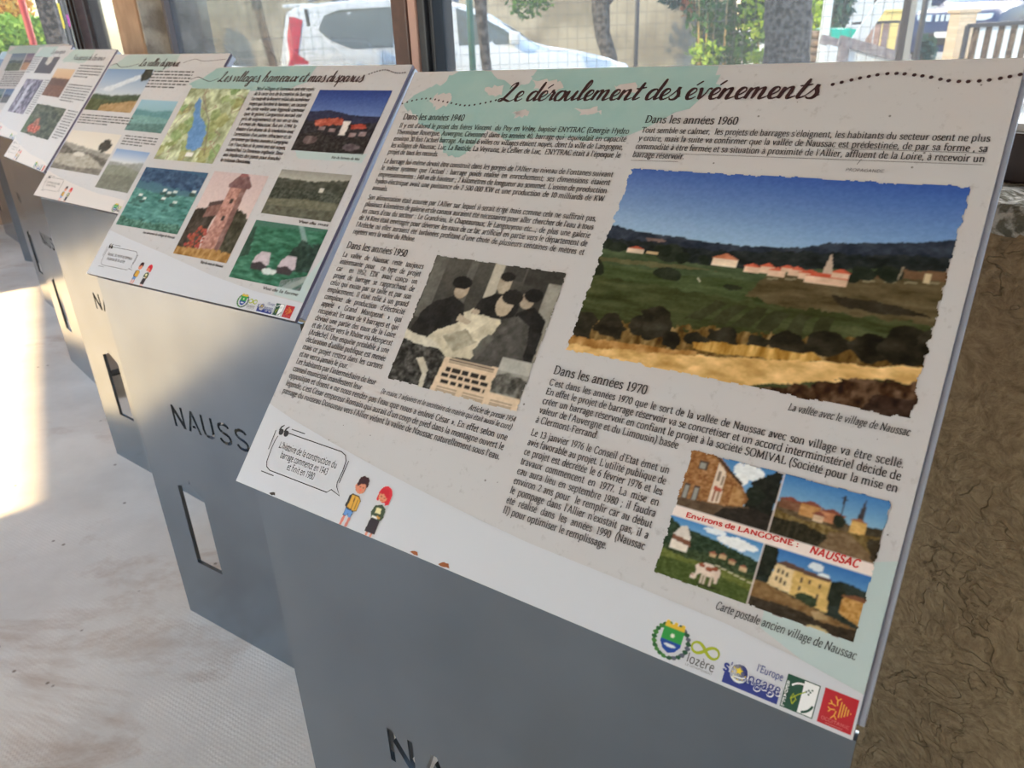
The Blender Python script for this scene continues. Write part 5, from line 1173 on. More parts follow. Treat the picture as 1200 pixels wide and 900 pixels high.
c1 = Canvas(90, 50); c1.grad(0, .65, (126, 152, 186), (196, 202, 208)); c1.poly([(.1, .5), (1, .0), (1, .08), (.3, .55)], (206, 212, 218), 8, .05); c1.ell(.9, .12, .1, .16, (62, 66, 62), 10, .08); c1.below([(0, .60), (.4, .64), (.7, .60), (1, .58)], (74, 88, 72), 14, .05); c1.below([(0, .72), (.5, .76), (1, .70)], (86, 92, 66), 14, .04); c1.poly([(.3, .86), (1.1, .70), (1.1, 1.1), (.3, 1.1)], (168, 138, 100), 14, .04)
c2 = Canvas(60, 36); c2.grad(0, .5, (150, 184, 200), (136, 170, 176)); c2.below([(0, .30), (.5, .36), (1, .28)], (96, 140, 144), 10, .05); c2.below([(0, .5), (1, .55)], (118, 156, 152), 12, .05); c2.below([(0, .8), (1, .7)], (88, 122, 118), 16, .06)
c3 = Canvas(86, 46); c3.grad(0, .5, (214, 204, 192), (222, 212, 198)); c3.below([(0, .30), (.3, .36), (.6, .42), (1, .48)], (150, 146, 138), 12, .05); c3.below([(0, .34), (.25, .50), (.6, .52), (1, .62)], (98, 94, 88), 20, .06); c3.ell(.82, .30, .1, .16, (62, 60, 56), 12, .08); c3.poly([(0, .62), (.6, .56), (1, .8), (1, 1), (0, .9)], (168, 162, 150), 14, .04); c3.below([(0, .86), (.5, .9), (1, .84)], (122, 116, 108), 18, .05); c3.ell(.42, .58, .12, .05, (206, 200, 190), 6, .04)
c4 = Canvas(56, 40); c4.grad(0, .34, (130, 156, 196), (214, 212, 210)); c4.below([(0, .32), (.5, .34), (1, .26)], (150, 150, 146), 8, .04); c4.below([(0, .42), (.5, .40), (1, .48)], (134, 136, 122), 10, .04); c4.below([(0, .66), (1, .60)], (120, 120, 108), 10, .04)
simple_print(F3, B3, 'La vallée disparue', (.223, .482, .575), [('sky_photograph', (-.0 + .006, .376, .345, .561), c1), ('lake_photograph', (.368, .307, .606, .434), c2), ('mist_photograph', (.004, .120, .370, .286), c3), ('plain_photograph', (.388, .076, .605, .232), c4)], [(.345, .655, .550, .485, 6), (.01, .385, .352, .318, 4), (.395, .63, .283, .250, 4), (.62, .735, .43, .1, 24)], 3)
# ============ 4 ====================================================================
S4, B4, F4 = make_stand(-2.4865, 3.9471, -.843, .0029, .0096, -.0026, 'grey steel information stand fourth from the front, its board with a dark green campfire photograph', .03)
d1 = Canvas(44, 40); d1.grad(0, .35, (206, 178, 146), (196, 160, 126)); d1.below([(0, .34), (1, .34)], (96, 66, 52), 10, .02); d1.below([(0, .6), (1, .62)], (112, 74, 54), 12, .03)
d2 = Canvas(64, 46, (66, 66, 50)); d2.fill(d2.X > -1, (70, 72, 52), 30, 14, 14); d2.ell(.36, .78, .2, .14, (176, 84, 58), 40, .12); d2.ell(.36, .6, .07, .16, (150, 92, 70), 30, .1); d2.poly([(-.1, .3), (.2, .5), (.1, 1.1), (-.1, 1.1)], (72, 86, 54), 20, .08); d2.ragged(.03)
simple_print(F4, B4, "Naissance de l'avenir", (.17, .66, .568), [('moorland_photograph', (.01, .358, .325, .515), d1), ('campfire_photograph', (.02, .140, .555, .312), d2)], [(.36, .72, .535, .475, 5), (.36, .72, .430, .345, 7), (.58, .73, .30, .16, 11)], 4, wave=False)
# ============ 5 ====================================================================
S5, B5, F5 = make_stand(-3.2253, 5.0481, -.8519, .0108, .0143, .0059, 'grey steel information stand fifth from the front, with dark violet photographs')
e1 = Canvas(40, 24, (82, 66, 66)); e1.grad(0, 1, (90, 78, 78), (74, 56, 54)); e1.poly([(.3, -.1), (.62, -.1), (.66, .3), (.55, .5), (.36, .4)], (196, 186, 176), 12, .05)
e2 = Canvas(50, 34, (104, 94, 108)); e2.fill(e2.X > -1, (108, 96, 112), 46, 16, 12); e2.poly([(.3, .2), (.5, .1), (.45, .9), (.3, 1)], (176, 170, 184), 20, .1)
simple_print(F5, B5, 'Le pourquoi', (.38, .68, .575), [('night_photograph', (.238, .438, .637, .552), e1), ('works_photograph', (.155, .160, .57, .395), e2)], [(.02, .2, .55, .44, 8), (.6, .73, .39, .17, 16)], 5, wave=False)
# ============ 6, 7 =================================================================
S6, B6, F6 = make_stand(-3.9731, 6.1185, -.5201, .0154, .0253, 0, 'grey steel information stand sixth from the front, with bluish photographs along its top')
G_ = lambda s, a, b, cc: p_generic(30, 26, a, b, cc, s)
simple_print(F6, B6, None, (.322, .522, .59), [('blue_photograph', (.083, .404, .271, .558), G_(1, ((112, 126, 150), (150, 158, 160)), (96, 106, 110), (110, 116, 104))), ('blue_photograph', (.28, .410, .376, .556), G_(2, ((120, 112, 140), (170, 150, 150)), (120, 108, 116), (180, 146, 124))), ('blue_photograph', (.392, .409, .48, .554), G_(3, ((96, 92, 130), (130, 126, 150)), (96, 92, 112), (104, 102, 104))), ('blue_photograph', (.222, .126, .365, .247), G_(4, ((100, 120, 160), (130, 146, 170)), (96, 104, 126), (110, 112, 116))), ('blue_photograph', (.07, .126, .213, .247), G_(5, ((110, 130, 150), (140, 156, 160)), (96, 116, 116), (110, 122, 108)))], [(.10, .6, .385, .27, 7)], 6, wave=False)
S7, B7, F7 = make_stand(-4.7300, 7.1500, -.85, -.02, .0, 0, 'farthest grey steel information stand, at the end of the row before the end wall')
simple_print(F7, B7, None, (.25, .5, .59), [('pale_photograph', (.1, .3, .5, .55), G_(7, ((112, 126, 150), (150, 158, 160)), (96, 106, 110), (110, 116, 104)))], [(.10, .6, .26, .12, 7)], 7, kids=False, wave=False)
# ------------------------------------------------------------------ outdoors, beyond the windows
GZ = .38
GRAVEL = mat('pale_gravel', (196, 188, 172), .95, noise=(3, (170, 162, 146), 1.2), bump=(40, .4, .02))
GRASS = mat('dry_grass', (150, 158, 92), .95, noise=(2, (190, 182, 128), 1.2))
mb = MB(); mb.box(1.5, 60, -45, 60, .0, GZ, GRAVEL, fn=lambda a, b, c: SW(a, b, c)); tag(mb.build('ground'), kind='structure')
mb = MB(); mb.box(-60, -5.7, -45, 60, -.3, -.02, GRAVEL, fn=lambda a, b, c: SW(a, b, c)); tag(mb.build('ground_1'), kind='structure')
CONCW = mat('yard_concrete', (176, 168, 150), .95, noise=(1.2, (140, 132, 116), 1.6), bump=(12, .3, .02))
BARK = mat('grey_bark', (112, 104, 98), .95, noise=(16, (58, 54, 50), 2.6), bump=(22, 1.0, .03))
BARK2 = mat('brown_bark', (128, 108, 88), .95, noise=(16, (88, 72, 58), 2.0), bump=(30, .8, .02))
LEAFG = mat('green_leaves', (92, 132, 62), .7, noise=(3, (56, 96, 44), 1.2)); LEAFY = mat('lime_leaves', (178, 200, 66), .7, noise=(3, (140, 176, 56), 1.2)); LEAFO = mat('autumn_leaves', (222, 150, 60), .7, noise=(3, (236, 190, 84), 1.2)); LEAFD = mat('blue_green_leaves', (74, 108, 96), .7, noise=(3, (52, 84, 70), 1.2)); LEAFR = mat('rust_leaves', (196, 112, 70), .7)
STEM = mat('tan_stems', (190, 158, 104), .8)
def leaves(mb, n, fn, size, m, rnd):
    for i in range(n):
        c = Vector(fn(rnd)); a = Vector((rnd.uniform(-1, 1), rnd.uniform(-1, 1), rnd.uniform(-1, 1))).normalized(); b = a.cross(Vector((rnd.uniform(-1, 1), rnd.uniform(-1, 1), rnd.uniform(-1, 1)))).normalized()
        s = size * rnd.uniform(.6, 1.3)
        mb.add([c - a * s, c + b * s * .45, c + a * s, c - b * s * .45], [(0, 1, 2, 3)], m)
def ball(c, r):
    def f(rnd):
        while True:
            p = Vector((rnd.uniform(-1, 1), rnd.uniform(-1, 1), rnd.uniform(-1, 1)))
            if p.length < 1: return (c[0] + p.x * r[0], c[1] + p.y * r[1], c[2] + p.z * r[2])
    return f
def multi(L):
    return lambda rnd: ball(*rnd.choice(L))(rnd)
def tree(name, label, base, trunk, rads, bark, crowns, n, size, leaf, seed, group=None, cat='tree'):
    t = empty(name, base, 0, label, cat, group); rnd = random.Random(seed); B = Vector(base)
    m = MB(); m.tube([Vector(p) - B for p in trunk], rads, bark, 12)
    if len(trunk) > 2:
        q = Vector(trunk[-2]) - B; 
        for k in range(3): m.tube([q, q + Vector((rnd.uniform(-.5, .5), rnd.uniform(-.3, .3), .5)), q + Vector((rnd.uniform(-1, 1), rnd.uniform(-.5, .5), 1.2))], [rads[-1] * .8, rads[-1] * .5, rads[-1] * .3], bark, 8)
    m.build('trunk', t)
    if crowns:
        m = MB(); leaves(m, n, multi([((Vector(c) - B), r) for c, r in crowns]), size, leaf, rnd); m.build('foliage', t, fixn=False)
    return t
def up(p, z): return Vector((p[0], p[1], z))
def g0(px, d, z=GZ):                              # foot on the ground below image column px at depth d
    p = at(px, 40, d); return Vector((p.x, p.y, z))

# long wall behind the car
a = g0(232, 19.5); b = g0(860, 15.5); d = (b - a).normalized(); nrm = Vector((-d.y, d.x, 0))
mb = MB(); mb.prism([a, b, up(b, 2.34), up(a, 2.34)], nrm * .25, CONCW); mb.prism([up(a, 2.34) - nrm * .04, up(b, 2.34) - nrm * .04, up(b, 2.42) - nrm * .04, up(a, 2.42) - nrm * .04], nrm * .33, CONCW)
tag(mb.build('yard_wall'), 'long pale concrete wall behind the white car', 'wall')
# wire fence
GREENP = mat('green_post', (54, 104, 84), .5); DARKP = mat('dark_post', (66, 64, 66), .5); WIRE = mat('grey_wire', (92, 94, 92), .6)
fence = empty('wire_fence', g0(552, 8.5), 0, 'wire mesh fence on thin posts in front of the white car', 'fence')
X0, X1, Y = at(225, 40, 8.5).x, at(1085, 40, 8.5).x, 8.5; FB = fence.location
mb = MB(); k = 0; x = X0
while x < X1: mb.box(x - .0017, x + .0017, Y - .0017, Y + .0017, GZ, 2.3, WIRE); x += .10
z = GZ + .08
while z < 2.3: mb.box(X0, X1, Y - .0017, Y + .0017, z - .0017, z + .0017, WIRE); z += .11
o = mb.build('wire_mesh', fence); o.location = -FB
for px, m_, r in ((552, GREENP, .034), (746, DARKP, .022), (1078, DARKP, .03)):
    mb = MB(); p = g0(px, 8.55); mb.tube([p, up(p, 2.36)], r, m_, 10); mb.tube([up(p, 2.36), up(p, 2.38)], r * 1.25, m_, 10); o = mb.build('post', fence); o.location = -FB
# wooden post leaning by the wall, left of the car
mb = MB(); p = g0(322, 13.0); q = at(303, 12, 13.0); mb.bar(p, q, .10, .12, BARK2); mb.bar(q, q + (q - p).normalized() * .5, .13, .10, BARK)
tag(mb.build('wooden_post'), 'brown wooden post standing left of the white car', 'post')
# white car -----------------------------------------------------------------
WHITE = mat('white_car_paint', (236, 240, 242), .25, spec=.6); CARGL = mat('car_glass', (112, 120, 116), .08, spec=.8); BLACKP = mat('black_plastic', (40, 42, 46), .5); TAIL = mat('red_tail_light', (214, 40, 64), .2); LAMP = mat('clear_head_light', (196, 212, 224), .1, spec=.8); ROOFBAR = mat('grey_roof_bar', (120, 130, 146), .4); TYRE = mat('tyre_rubber', (34, 34, 36), .8); RIM = mat('alloy_wheel', (170, 174, 178), .35, metal=.7)  # car glass: reflections on the panes are put into its lighter base colour
def car(base, rz, prof, paint, label, L, half=.88, cat='car', name='estate_car', rear_lights=True, group=None, wheels=(.72, .0)):
    """prof: list of (x, z belt, z roof) along the length; x from the tail; z above ground"""
    t = empty(name, base, rz, label, cat, group)
    NB = 7; rings = []
    for (x, zb, zr) in prof:
        e = min(1, .55 + 2.2 * min(x / L, 1 - x / L)); w = half * (.86 + .14 * e); zt = max(zr, zb + .02); wr = w * (.80 if zr - zb > .15 else .90)
        rings.append([(x, -w * .93, .24), (x, -w, .42), (x, -w, zb - .12), (x, -w * .975, zb), (x, -wr, zt - .05), (x, -wr * .86, zt), (x, wr * .86, zt), (x, wr, zt - .05), (x, w * .975, zb), (x, w, zb - .12), (x, w, .42), (x, w * .93, .24)])
    V = [p for r in rings for p in r]; k = 12; F = []
    for i in range(len(rings) - 1):
        for j in range(k): F.append((i * k + j, (i + 1) * k + j, (i + 1) * k + (j + 1) % k, i * k + (j + 1) % k))
    F.append(tuple(range(k))); F.append(tuple((len(rings) - 1) * k + j for j in range(k))[::-1])
    mb = MB(); mb.add(V, F, paint, True); body = mb.build('body', t)
    body.data.polygons.foreach_set('use_smooth', [True] * len(body.data.polygons))
    em = body.modifiers.new('edge', 'EDGE_SPLIT'); em.split_angle = R(50)
    def zi(x, c): return float(np.interp(x, [p[0] for p in prof], [p[c] for p in prof]))
    def side(x, z, s=-1, off=.012):
        zb, zr = zi(x, 1), zi(x, 2); e = min(1, .55 + 2.2 * min(x / L, 1 - x / L)); w = half * (.86 + .14 * e); wr = w * .80
        t_ = min(1, max(0, (z - zb) / max(zr - .05 - zb, .05))); y = w * .975 * (1 - t_) + wr * t_
        return Vector((x, s * (y + off), z))
    def wheel(x, s):
        mb = MB(); c = Vector((x, s * (half - .02), .32))
        def ringp(r, y): return [(x + r * math.cos(q * PI / 12), y, .32 + r * math.sin(q * PI / 12)) for q in range(24)]
        ys = s * (half - .19), s * (half + .012); V = []; F = []
        for (r, y) in ((.27, ys[0]), (.32, ys[0]), (.32, ys[1]), (.27, ys[1] + s * .004), (.22, ys[1] + s * .004)): V += ringp(r, y)
        for i in range(4):
            for j in range(24): F.append((i * 24 + j, i * 24 + (j + 1) % 24, (i + 1) * 24 + (j + 1) % 24, (i + 1) * 24 + j))
        mb.add(V, F, TYRE, True)
        y = ys[1] - s * .004
        for q in range(5):
            a = q * 2 * PI / 5; mb.bar((x, y, .32), (x + .22 * math.cos(a), y, .32 + .22 * math.sin(a)), .05, .02, RIM)
        mb.tube([(x, y - .01, .32), (x, y + s * .012, .32)], .05, RIM, 12); mb.tube([(x, y - s * .03, .32), (x, y - s * .02, .32)], .225, BLACKP, 20)
        mb.build('wheel', t)
    return t, side, zi, wheel
CX = at(345, 75, 11).x; cb = Vector((CX, 11.1, GZ)); L = 4.42
def zpx(px, py): return at(px, py, 10.25).z - GZ
prof = [(0, .86, .88), (.05, .90, 1.22), (.12, .93, 1.46), (.22, .95, 1.50), (.45, .955, 1.535), (.9, .955, 1.56), (1.4, .95, 1.56), (1.9, .945, 1.535), (2.3, .94, 1.47), (2.65, .935, 1.34), (2.95, .93, 1.16), (3.2, .925, .99), (3.4, .90, .93), (3.8, .83, .86), (4.15, .75, .78), (4.34, .64, .68), (4.42, .52, .56)]
car1, side, zi, wheel = car(cb, 0, prof, WHITE, 'white estate car parked outside along the wall, its tail to the left', L)
for x in (.85, 3.55):
    for s in (-1, 1): wheel(x, s)
def pane(pts, name, m, parent, s=-1, off=.012, sidef=None):
    mb = MB(); P = [(sidef or side)(x, z, s, off) for x, z in pts]; mb.prism(P, (0, .008, 0), m); return mb.build(name, parent)
WIN = [[(.52, 1.24), (.60, 1.40), (.80, 1.46), (1.48, 1.47), (1.42, 1.02), (.92, 1.02), (.66, 1.12)], [(1.62, 1.47), (2.10, 1.44), (2.16, 1.02), (1.58, 1.01)], [(2.22, 1.43), (2.50, 1.33), (2.80, 1.17), (2.98, 1.03), (2.98, 1.0), (2.24, 1.01)]]
for s in (-1, 1):
    for P in WIN: pane(P, 'side_window', CARGL, car1, s)
mb = MB(); mb.add([(2.36, -.60, 1.452), (2.36, .60, 1.452), (3.16, .70, 1.028), (3.16, -.70, 1.028)], [(0, 1, 2, 3)], CARGL); o = mb.build('windscreen', car1); o.location = (.012, 0, .012)
mb = MB(); mb.add([(.035, -.62, 1.06), (.035, .62, 1.06), (.105, .60, 1.42), (.105, -.60, 1.42)], [(0, 1, 2, 3)], CARGL); o = mb.build('rear_window', car1); o.location = (-.014, 0, .0)
for s in (-1, 1):
    mb = MB(); mb.prism([side(.05, .70, s, .014), side(.42, .74, s, .014), side(.43, .84, s, .014), side(.24, .98, s, .016), side(.33, 1.36, s, .012), side(.22, 1.40, s, .012)], (-.05, 0, 0), TAIL); mb.build('tail_light', car1)
    mb = MB(); mb.prism([side(.36, 1.48, s, .012), side(.40, 1.48, s, .012), side(.50, .62, s, .016), side(.46, .62, s, .016)], (0, .008 * s, 0), BLACKP); mb.build('seam', car1)
    mb = MB(); mb.prism([(4.02, s * .62, .74), (4.36, s * .52, .66), (4.40, s * .60, .58), (4.16, s * .80, .62), (3.98, s * .83, .72)], (0, 0, .05), LAMP); mb.build('head_light', car1)
    mb = MB(); mb.tube([(.42, s * .62, 1.56), (.55, s * .63, 1.605), (1.3, s * .65, 1.63), (2.0, s * .64, 1.60), (2.2, s * .62, 1.53)], .022, ROOFBAR, 8); mb.build('roof_bar', car1)
    mb = MB(); mb.box(2.86, 3.0, s * .90 - .1, s * .90 + .1, 1.0, 1.14, WHITE); mb.build('wing_mirror', car1, bevel=.03)
    for x in (1.53, 2.2): 
        mb = MB(); mb.bar(side(x, .40, s, .004), side(x, .94, s, .004), .008, .008, ROOFBAR); mb.build('seam', car1)
    for x in (1.32, 2.02): 
        mb = MB(); mb.bar(side(x, .86, s, .02), side(x + .16, .86, s, .02), .03, .03, WHITE); mb.build('door_handle', car1)
mb = MB(); mb.box(.06, .42, -.56, .56, 1.50, 1.545, WHITE); mb.build('spoiler', car1, bevel=.02)
mb = MB(); mb.tube([(.62, 0, 1.555), (.54, 0, 1.66)], [.025, .012], BLACKP, 8); mb.build('aerial', car1)
mb = MB(); mb.box(-.05, .0, -.1, .1, .98, 1.02, BLACKP); mb.build('rear_wiper', car1)
# trees and shrubs ------------------------------------------------------------
def pt(px, py, d): return at(px, py, d)
tree('thin_tree', 'thin forked tree trunk in front of the white car, beside the green fence post', g0(576, 9.3), [g0(576, 9.3), pt(568, 60, 9.3), pt(565, 28, 9.3), pt(563, 2, 9.3), pt(560, -60, 9.3)], [.06, .055, .06, .07, .05], BARK, [(pt(555, -210, 9.6), (.8, .7, .5)), (pt(640, -230, 9.6), (.8, .8, .5))], 1600, .09, LEAFG, 3)
tree('slender_tree', 'bent slender grey trunk before the concrete wall, right of the white car', g0(722, 13), [g0(722, 13), pt(714, 66, 13), pt(706, 40, 13), pt(704, 10, 13), pt(702, -60, 13)], [.15, .12, .12, .14, .11], BARK, [(pt(700, -100, 13), (1.5, 1.1, .75)), (pt(745, -110, 12.6), (1.1, .9, .7)), (pt(630, -120, 13), (1.0, 1, .7))], 4200, .10, LEAFG, 5)
tree('leafy_tree', 'grey trunk with reddish leaves just left of the shrubs', g0(822, 14.2), [g0(822, 14.2), pt(822, 50, 14.2), pt(821, 15, 14.2), pt(818, -30, 14.2)], [.10, .095, .1, .08], BARK, [(pt(800, -2, 14.2), (.42, .25, .2)), (pt(815, -10, 14.2), (.3, .25, .25))], 420, .07, LEAFD, 7)
mb = MB(); rr = random.Random(9); c = pt(808, 8, 13.9); leaves(mb, 70, ball(c, (.14, .1, .22)), .06, LEAFR, rr); o = mb.build('rust_foliage'); o.parent = bpy.data.objects['leafy_tree']; o.location = -bpy.data.objects['leafy_tree'].location
mb = MB(); leaves(mb, 240, ball(pt(622, 2, 14.5), (.42, .2, .28)), .07, LEAFG, rr); tag(mb.build('hanging_foliage', fixn=False), 'hanging green branch over the wall above the bonnet of the white car', 'branch')
sh = empty('tall_shrub', g0(858, 13.3), 0, 'tall green shrub with tan stems left of the thick tree trunk', 'shrub'); SBs = sh.location
mb = MB()
for i in range(16):
    px = 815 + i * 5.6 + rr.uniform(-3, 3); p = g0(px + rr.uniform(-6, 10), 13.3 + rr.uniform(-.3, .3)); q = pt(px + rr.uniform(-12, 12), rr.uniform(-20, 20), 13.3 + rr.uniform(-.3, .3)); mb.tube([p, (p + q) / 2 + Vector((rr.uniform(-.08, .08), 0, 0)), q], [.026, .02, .012], STEM, 6)
o = mb.build('stems', sh); o.location = -SBs
mb = MB(); leaves(mb, 1500, multi([(pt(836, 14, 13.3), (.46, .4, .45)), (pt(878, 22, 13.3), (.36, .4, .55)), (pt(850, 60, 13.3), (.5, .4, .3)), (pt(886, 0, 13.3), (.28, .3, .4))]), .075, LEAFG, rr); o = mb.build('foliage', sh, fixn=False); o.location = -SBs
mb = MB(); leaves(mb, 500, multi([(pt(826, 62, 13.0), (.3, .3, .2)), (pt(896, 66, 12.9), (.3, .2, .12)), (pt(884, 20, 13.0), (.24, .2, .4))]), .06, LEAFY, rr); o = mb.build('young_leaves', sh, fixn=False); o.location = -SBs
# stout trunk
tk = empty('stout_tree', g0(928, 12), 0, 'stout grey tree trunk with deeply furrowed bark', 'tree'); mb = MB(); V = []; F = []; n = 28; lv = 26; r2 = random.Random(2); ph = [r2.uniform(.9, 1.1) for _ in range(n)]
c0 = g0(929, 12); c1 = pt(928, -120, 12)
for i in range(lv):
    t_ = i / (lv - 1); c = c0 * (1 - t_) + c1 * t_ - tk.location; r = .315 + .08 * max(0, .25 - t_) * 4
    for j in range(n):
        a = 2 * PI * j / n; q = r * (1 + .05 * math.sin(j * 2.9 + 6 * math.sin(t_ * 5)) + r2.uniform(-.035, .035)); V.append((c.x + q * math.cos(a), c.y + q * math.sin(a), c.z))
for i in range(lv - 1):
    for j in range(n): F.append((i * n + j, i * n + (j + 1) % n, (i + 1) * n + (j + 1) % n, (i + 1) * n + j))
mb.add(V, F, BARK, True); mb.build('trunk', tk)
def bush(name, label, c, r, n, size, m, cat='bush', seed=1, foot=None, group=None):
    t = empty(name, (c.x, c.y, GZ), 0, label, cat, group); rnd = random.Random(seed); mb = MB(); leaves(mb, n, ball(c - t.location, r), size, m, rnd); mb.build('foliage', t, fixn=False)
    mb = MB()
    for i in range(7): mb.tube([(rnd.uniform(-.1, .1) * r[0], 0, 0), (rnd.uniform(-.8, .8) * r[0], rnd.uniform(-.5, .5) * r[1], (c.z - GZ) + rnd.uniform(-.2, .5) * r[2])], [.03, .012], BARK2, 6)
    mb.build('stems', t); return t
bush('lime_bush', 'bright lime green bush behind the white post', pt(956, 22, 19.2), (.32, .5, .95), 700, .12, LEAFY, seed=2)
bush('blue_green_bush', 'bluish green bush beside the pale house, above the green tarpaulin', pt(985, 4, 17.6), (.26, .3, .55), 420, .09, LEAFD, seed=3)
# white post and green tarpaulin, pale house
mb = MB(); p = g0(966, 10); mb.box(p.x - .045, p.x + .045, p.y - .045, p.y + .045, GZ, 2.5, BEAD); mb.box(p.x - .06, p.x + .06, p.y - .06, p.y + .06, GZ, GZ + .05, BEAD); tag(mb.build('white_post', bevel=.006), 'white post right of the stout tree trunk', 'post')
TARP = mat('green_tarpaulin', (30, 176, 150), .45)
mb = MB(); A = pt(973, 30, 15.6); Bq = pt(1004, 25, 15.6); V = []; F = []; nx, ny = 12, 14
for j in range(ny):
    for i in range(nx):
        u = i / (nx - 1); v = (j - 5) / (ny - 6); top = A * (1 - u) + Bq * u; zt = GZ + .905 + .012 * math.sin(u * 11)
        if v < 0: V.append((top.x, top.y + .06 - v * 1.1, zt + .006 * math.sin(v * 20)))
        else: V.append((top.x, top.y + .04 * math.sin(u * 9) * v - .02 - v * .12, zt - v * (.50 - .18 * u)))
for j in range(ny - 1):
    for i in range(nx - 1): F.append((j * nx + i, j * nx + i + 1, (j + 1) * nx + i + 1, (j + 1) * nx + i))
mb.add(V, F, TARP, True); o = tag(mb.build('tarpaulin'), 'green tarpaulin draped over a pile behind the white sloping board', 'tarpaulin'); sm = o.modifiers.new('thick', 'SOLIDIFY'); sm.thickness = .012; sm.offset = 1
LOG = mat('stacked_wood', (150, 122, 92), .9, noise=(10, (110, 86, 62), 2))
mb = MB(); r3 = random.Random(5)
for j in range(6):
    for i in range(6):
        x = A.x + .04 + (Bq.x - A.x - .1) * (i + .4 * (j % 2)) / 6; mb.tube([(x, A.y + .12, GZ + .09 + j * .145), (x, A.y + 1.0, GZ + .09 + j * .145)], .072, LOG, 9)
tag(mb.build('log_pile'), 'pile of logs under the green tarpaulin', 'log pile', kind='stuff')
HOUSEW = mat('pale_house_wall', (222, 224, 226), .9, noise=(2, (206, 208, 208), 1)); SHUT = mat('grey_shutter', (92, 84, 80), .6)
hs = empty('pale_house', g0(1060, 24), 0, 'pale two storey house far behind the picket panels', 'house'); HB = hs.location
mb = MB(); x0 = at(986, 40, 24).x - HB.x; x1 = at(1128, 40, 24).x - HB.x; mb.box(x0, x1, 0, 5, 0, 3.4, HOUSEW); mb.build('wall', hs)
mb = MB(); mb.prism([(x0 - .3, -.3, 3.4), (x0 - .3, 5.3, 3.4), (x0 - .3, 2.5, 5)], (x1 - x0 + .6, 0, 0), mat('roof_tiles', (150, 92, 72), .8)); mb.build('roof', hs)
for px in (1098, 1030): 
    mb = MB(); x = at(px, 0, 24).x - HB.x; mb.box(x - .13, x + .13, -.03, .02, 1.35, 2.4, SHUT); mb.box(x - .17, x + .17, -.06, .0, 1.28, 1.35, HOUSEW); mb.build('window', hs)
mb = MB(); xa = at(1062, 40, 24).x - HB.x; mb.box(xa, xa + .95, -.04, .03, 0, 2.2, mat('garage_door', (190, 196, 196), .6)); mb.build('garage_door', hs)
# white sloping board and the low gabled frame
mb = MB(); a = pt(1000, 54, 9); b = pt(1042, -8, 9); mb.bar(a, b, .13, .03, BEAD, side=(0, 1, 0)); b2 = b + (b - a).normalized() * .6; mb.bar(b, b2, .13, .03, BEAD, side=(0, 1, 0)); foot = up(a, GZ); mb.bar(foot, a + Vector((0, 0, .02)), .06, .05, BEAD, side=(0, 1, 0))
tag(mb.build('sloping_board'), 'white sloping board rising to the right of the green tarpaulin', 'board')
GREYW = mat('greyed_timber', (164, 156, 156), .8, noise=(14, (132, 122, 124), 1.2))
gf = empty('timber_trough', g0(1010, 8.9), 0, 'low greyed timber box with a sloping lid below the white board', 'box'); GB = gf.location
P0, P1, P2 = pt(990, 48, 8.9) - GB, pt(1060, 69, 8.9) - GB, pt(986, 80, 8.9) - GB
for (a, w_) in ((P0, .09), (P1 + Vector((-.02, 0, 0)), .07)): mb = MB(); mb.bar((a.x, 0, 0), (a.x, 0, a.z), w_, .09, GREYW, side=(0, 1, 0)); mb.build('post', gf)
mb = MB(); mb.bar(P0 + Vector((-.06, 0, .01)), P1 + Vector((.05, 0, -.01)), .10, .05, GREYW, side=(0, 1, 0)); mb.bar(P0 + Vector((-.06, .5, .01)), P1 + Vector((.05, .5, -.01)), .10, .05, GREYW, side=(0, 1, 0)); mb.build('lid_frame', gf)
mb = MB(); mb.prism([(P0.x + .03, .02, 0), (P1.x - .03, .02, 0), (P1.x - .03, .02, P1.z - .03), (P0.x + .03, .02, P0.z - .04)], (0, .03, 0), BEAD); mb.prism([(P0.x, .47, 0), (P1.x, .47, 0), (P1.x, .47, P1.z - .03), (P0.x, .47, P0.z - .04)], (0, .03, 0), BEAD); mb.build('side_panel', gf)
# picket panels, yellow pillar
PICK = mat('pinkish_pickets', (190, 156, 140), .8, noise=(9, (166, 134, 118), 1.2)); YEL = mat('yellow_render', (238, 214, 138), .8)
pf = empty('picket_fence', g0(1035, 14), 0, 'pinkish wooden picket fence behind the low timber box', 'fence'); PB = pf.location
for i, px in enumerate(range(1010, 1062, 9)):
    if 1040 < px < 1050: continue
    mb = MB(); p = g0(px, 14) - PB; zt = at(px, 27 - i * .4, 14).z - GZ; mb.box(p.x - .05, p.x + .05, -.015, .015, .04, zt, PICK); mb.build('picket', pf)
mb = MB(); xa, xb = at(1003, 0, 14).x - PB.x, at(1066, 0, 14).x - PB.x; zt = at(1035, 26, 14).z - GZ; mb.box(xa, xb, -.04, .04, zt - .02, zt + .02, DARKP); mb.box(xa, xb, .015, .05, .25, .32, DARKP); mb.build('rail', pf)
mb = MB(); p = g0(1044, 15.2); mb.box(p.x - .16, p.x + .16, 15.2, 15.5, GZ, at(1044, 14, 15.2).z, YEL); mb.box(p.x - .19, p.x + .19, 15.17, 15.53, at(1044, 14, 15.2).z, at(1044, 11, 15.2).z, YEL); tag(mb.build('gate_pillar', bevel=.01), 'yellow rendered pillar behind the picket fence', 'pillar')
# dark leaning pole with a pale plank
mb = MB(); mb.bar(g0(1059, 8.2), pt(1069, -30, 8.2), .05, .05, mat('tarred_pole', (64, 56, 52), .8)); tag(mb.build('tarred_pole'), 'dark leaning pole in front of the picket fence', 'pole')
mb = MB(); mb.bar(g0(1067, 8.3), pt(1075, -30, 8.3), .07, .03, mat('pale_plank', (206, 186, 160), .8)); tag(mb.build('pale_plank'), 'pale upright plank just right of the dark pole', 'plank')
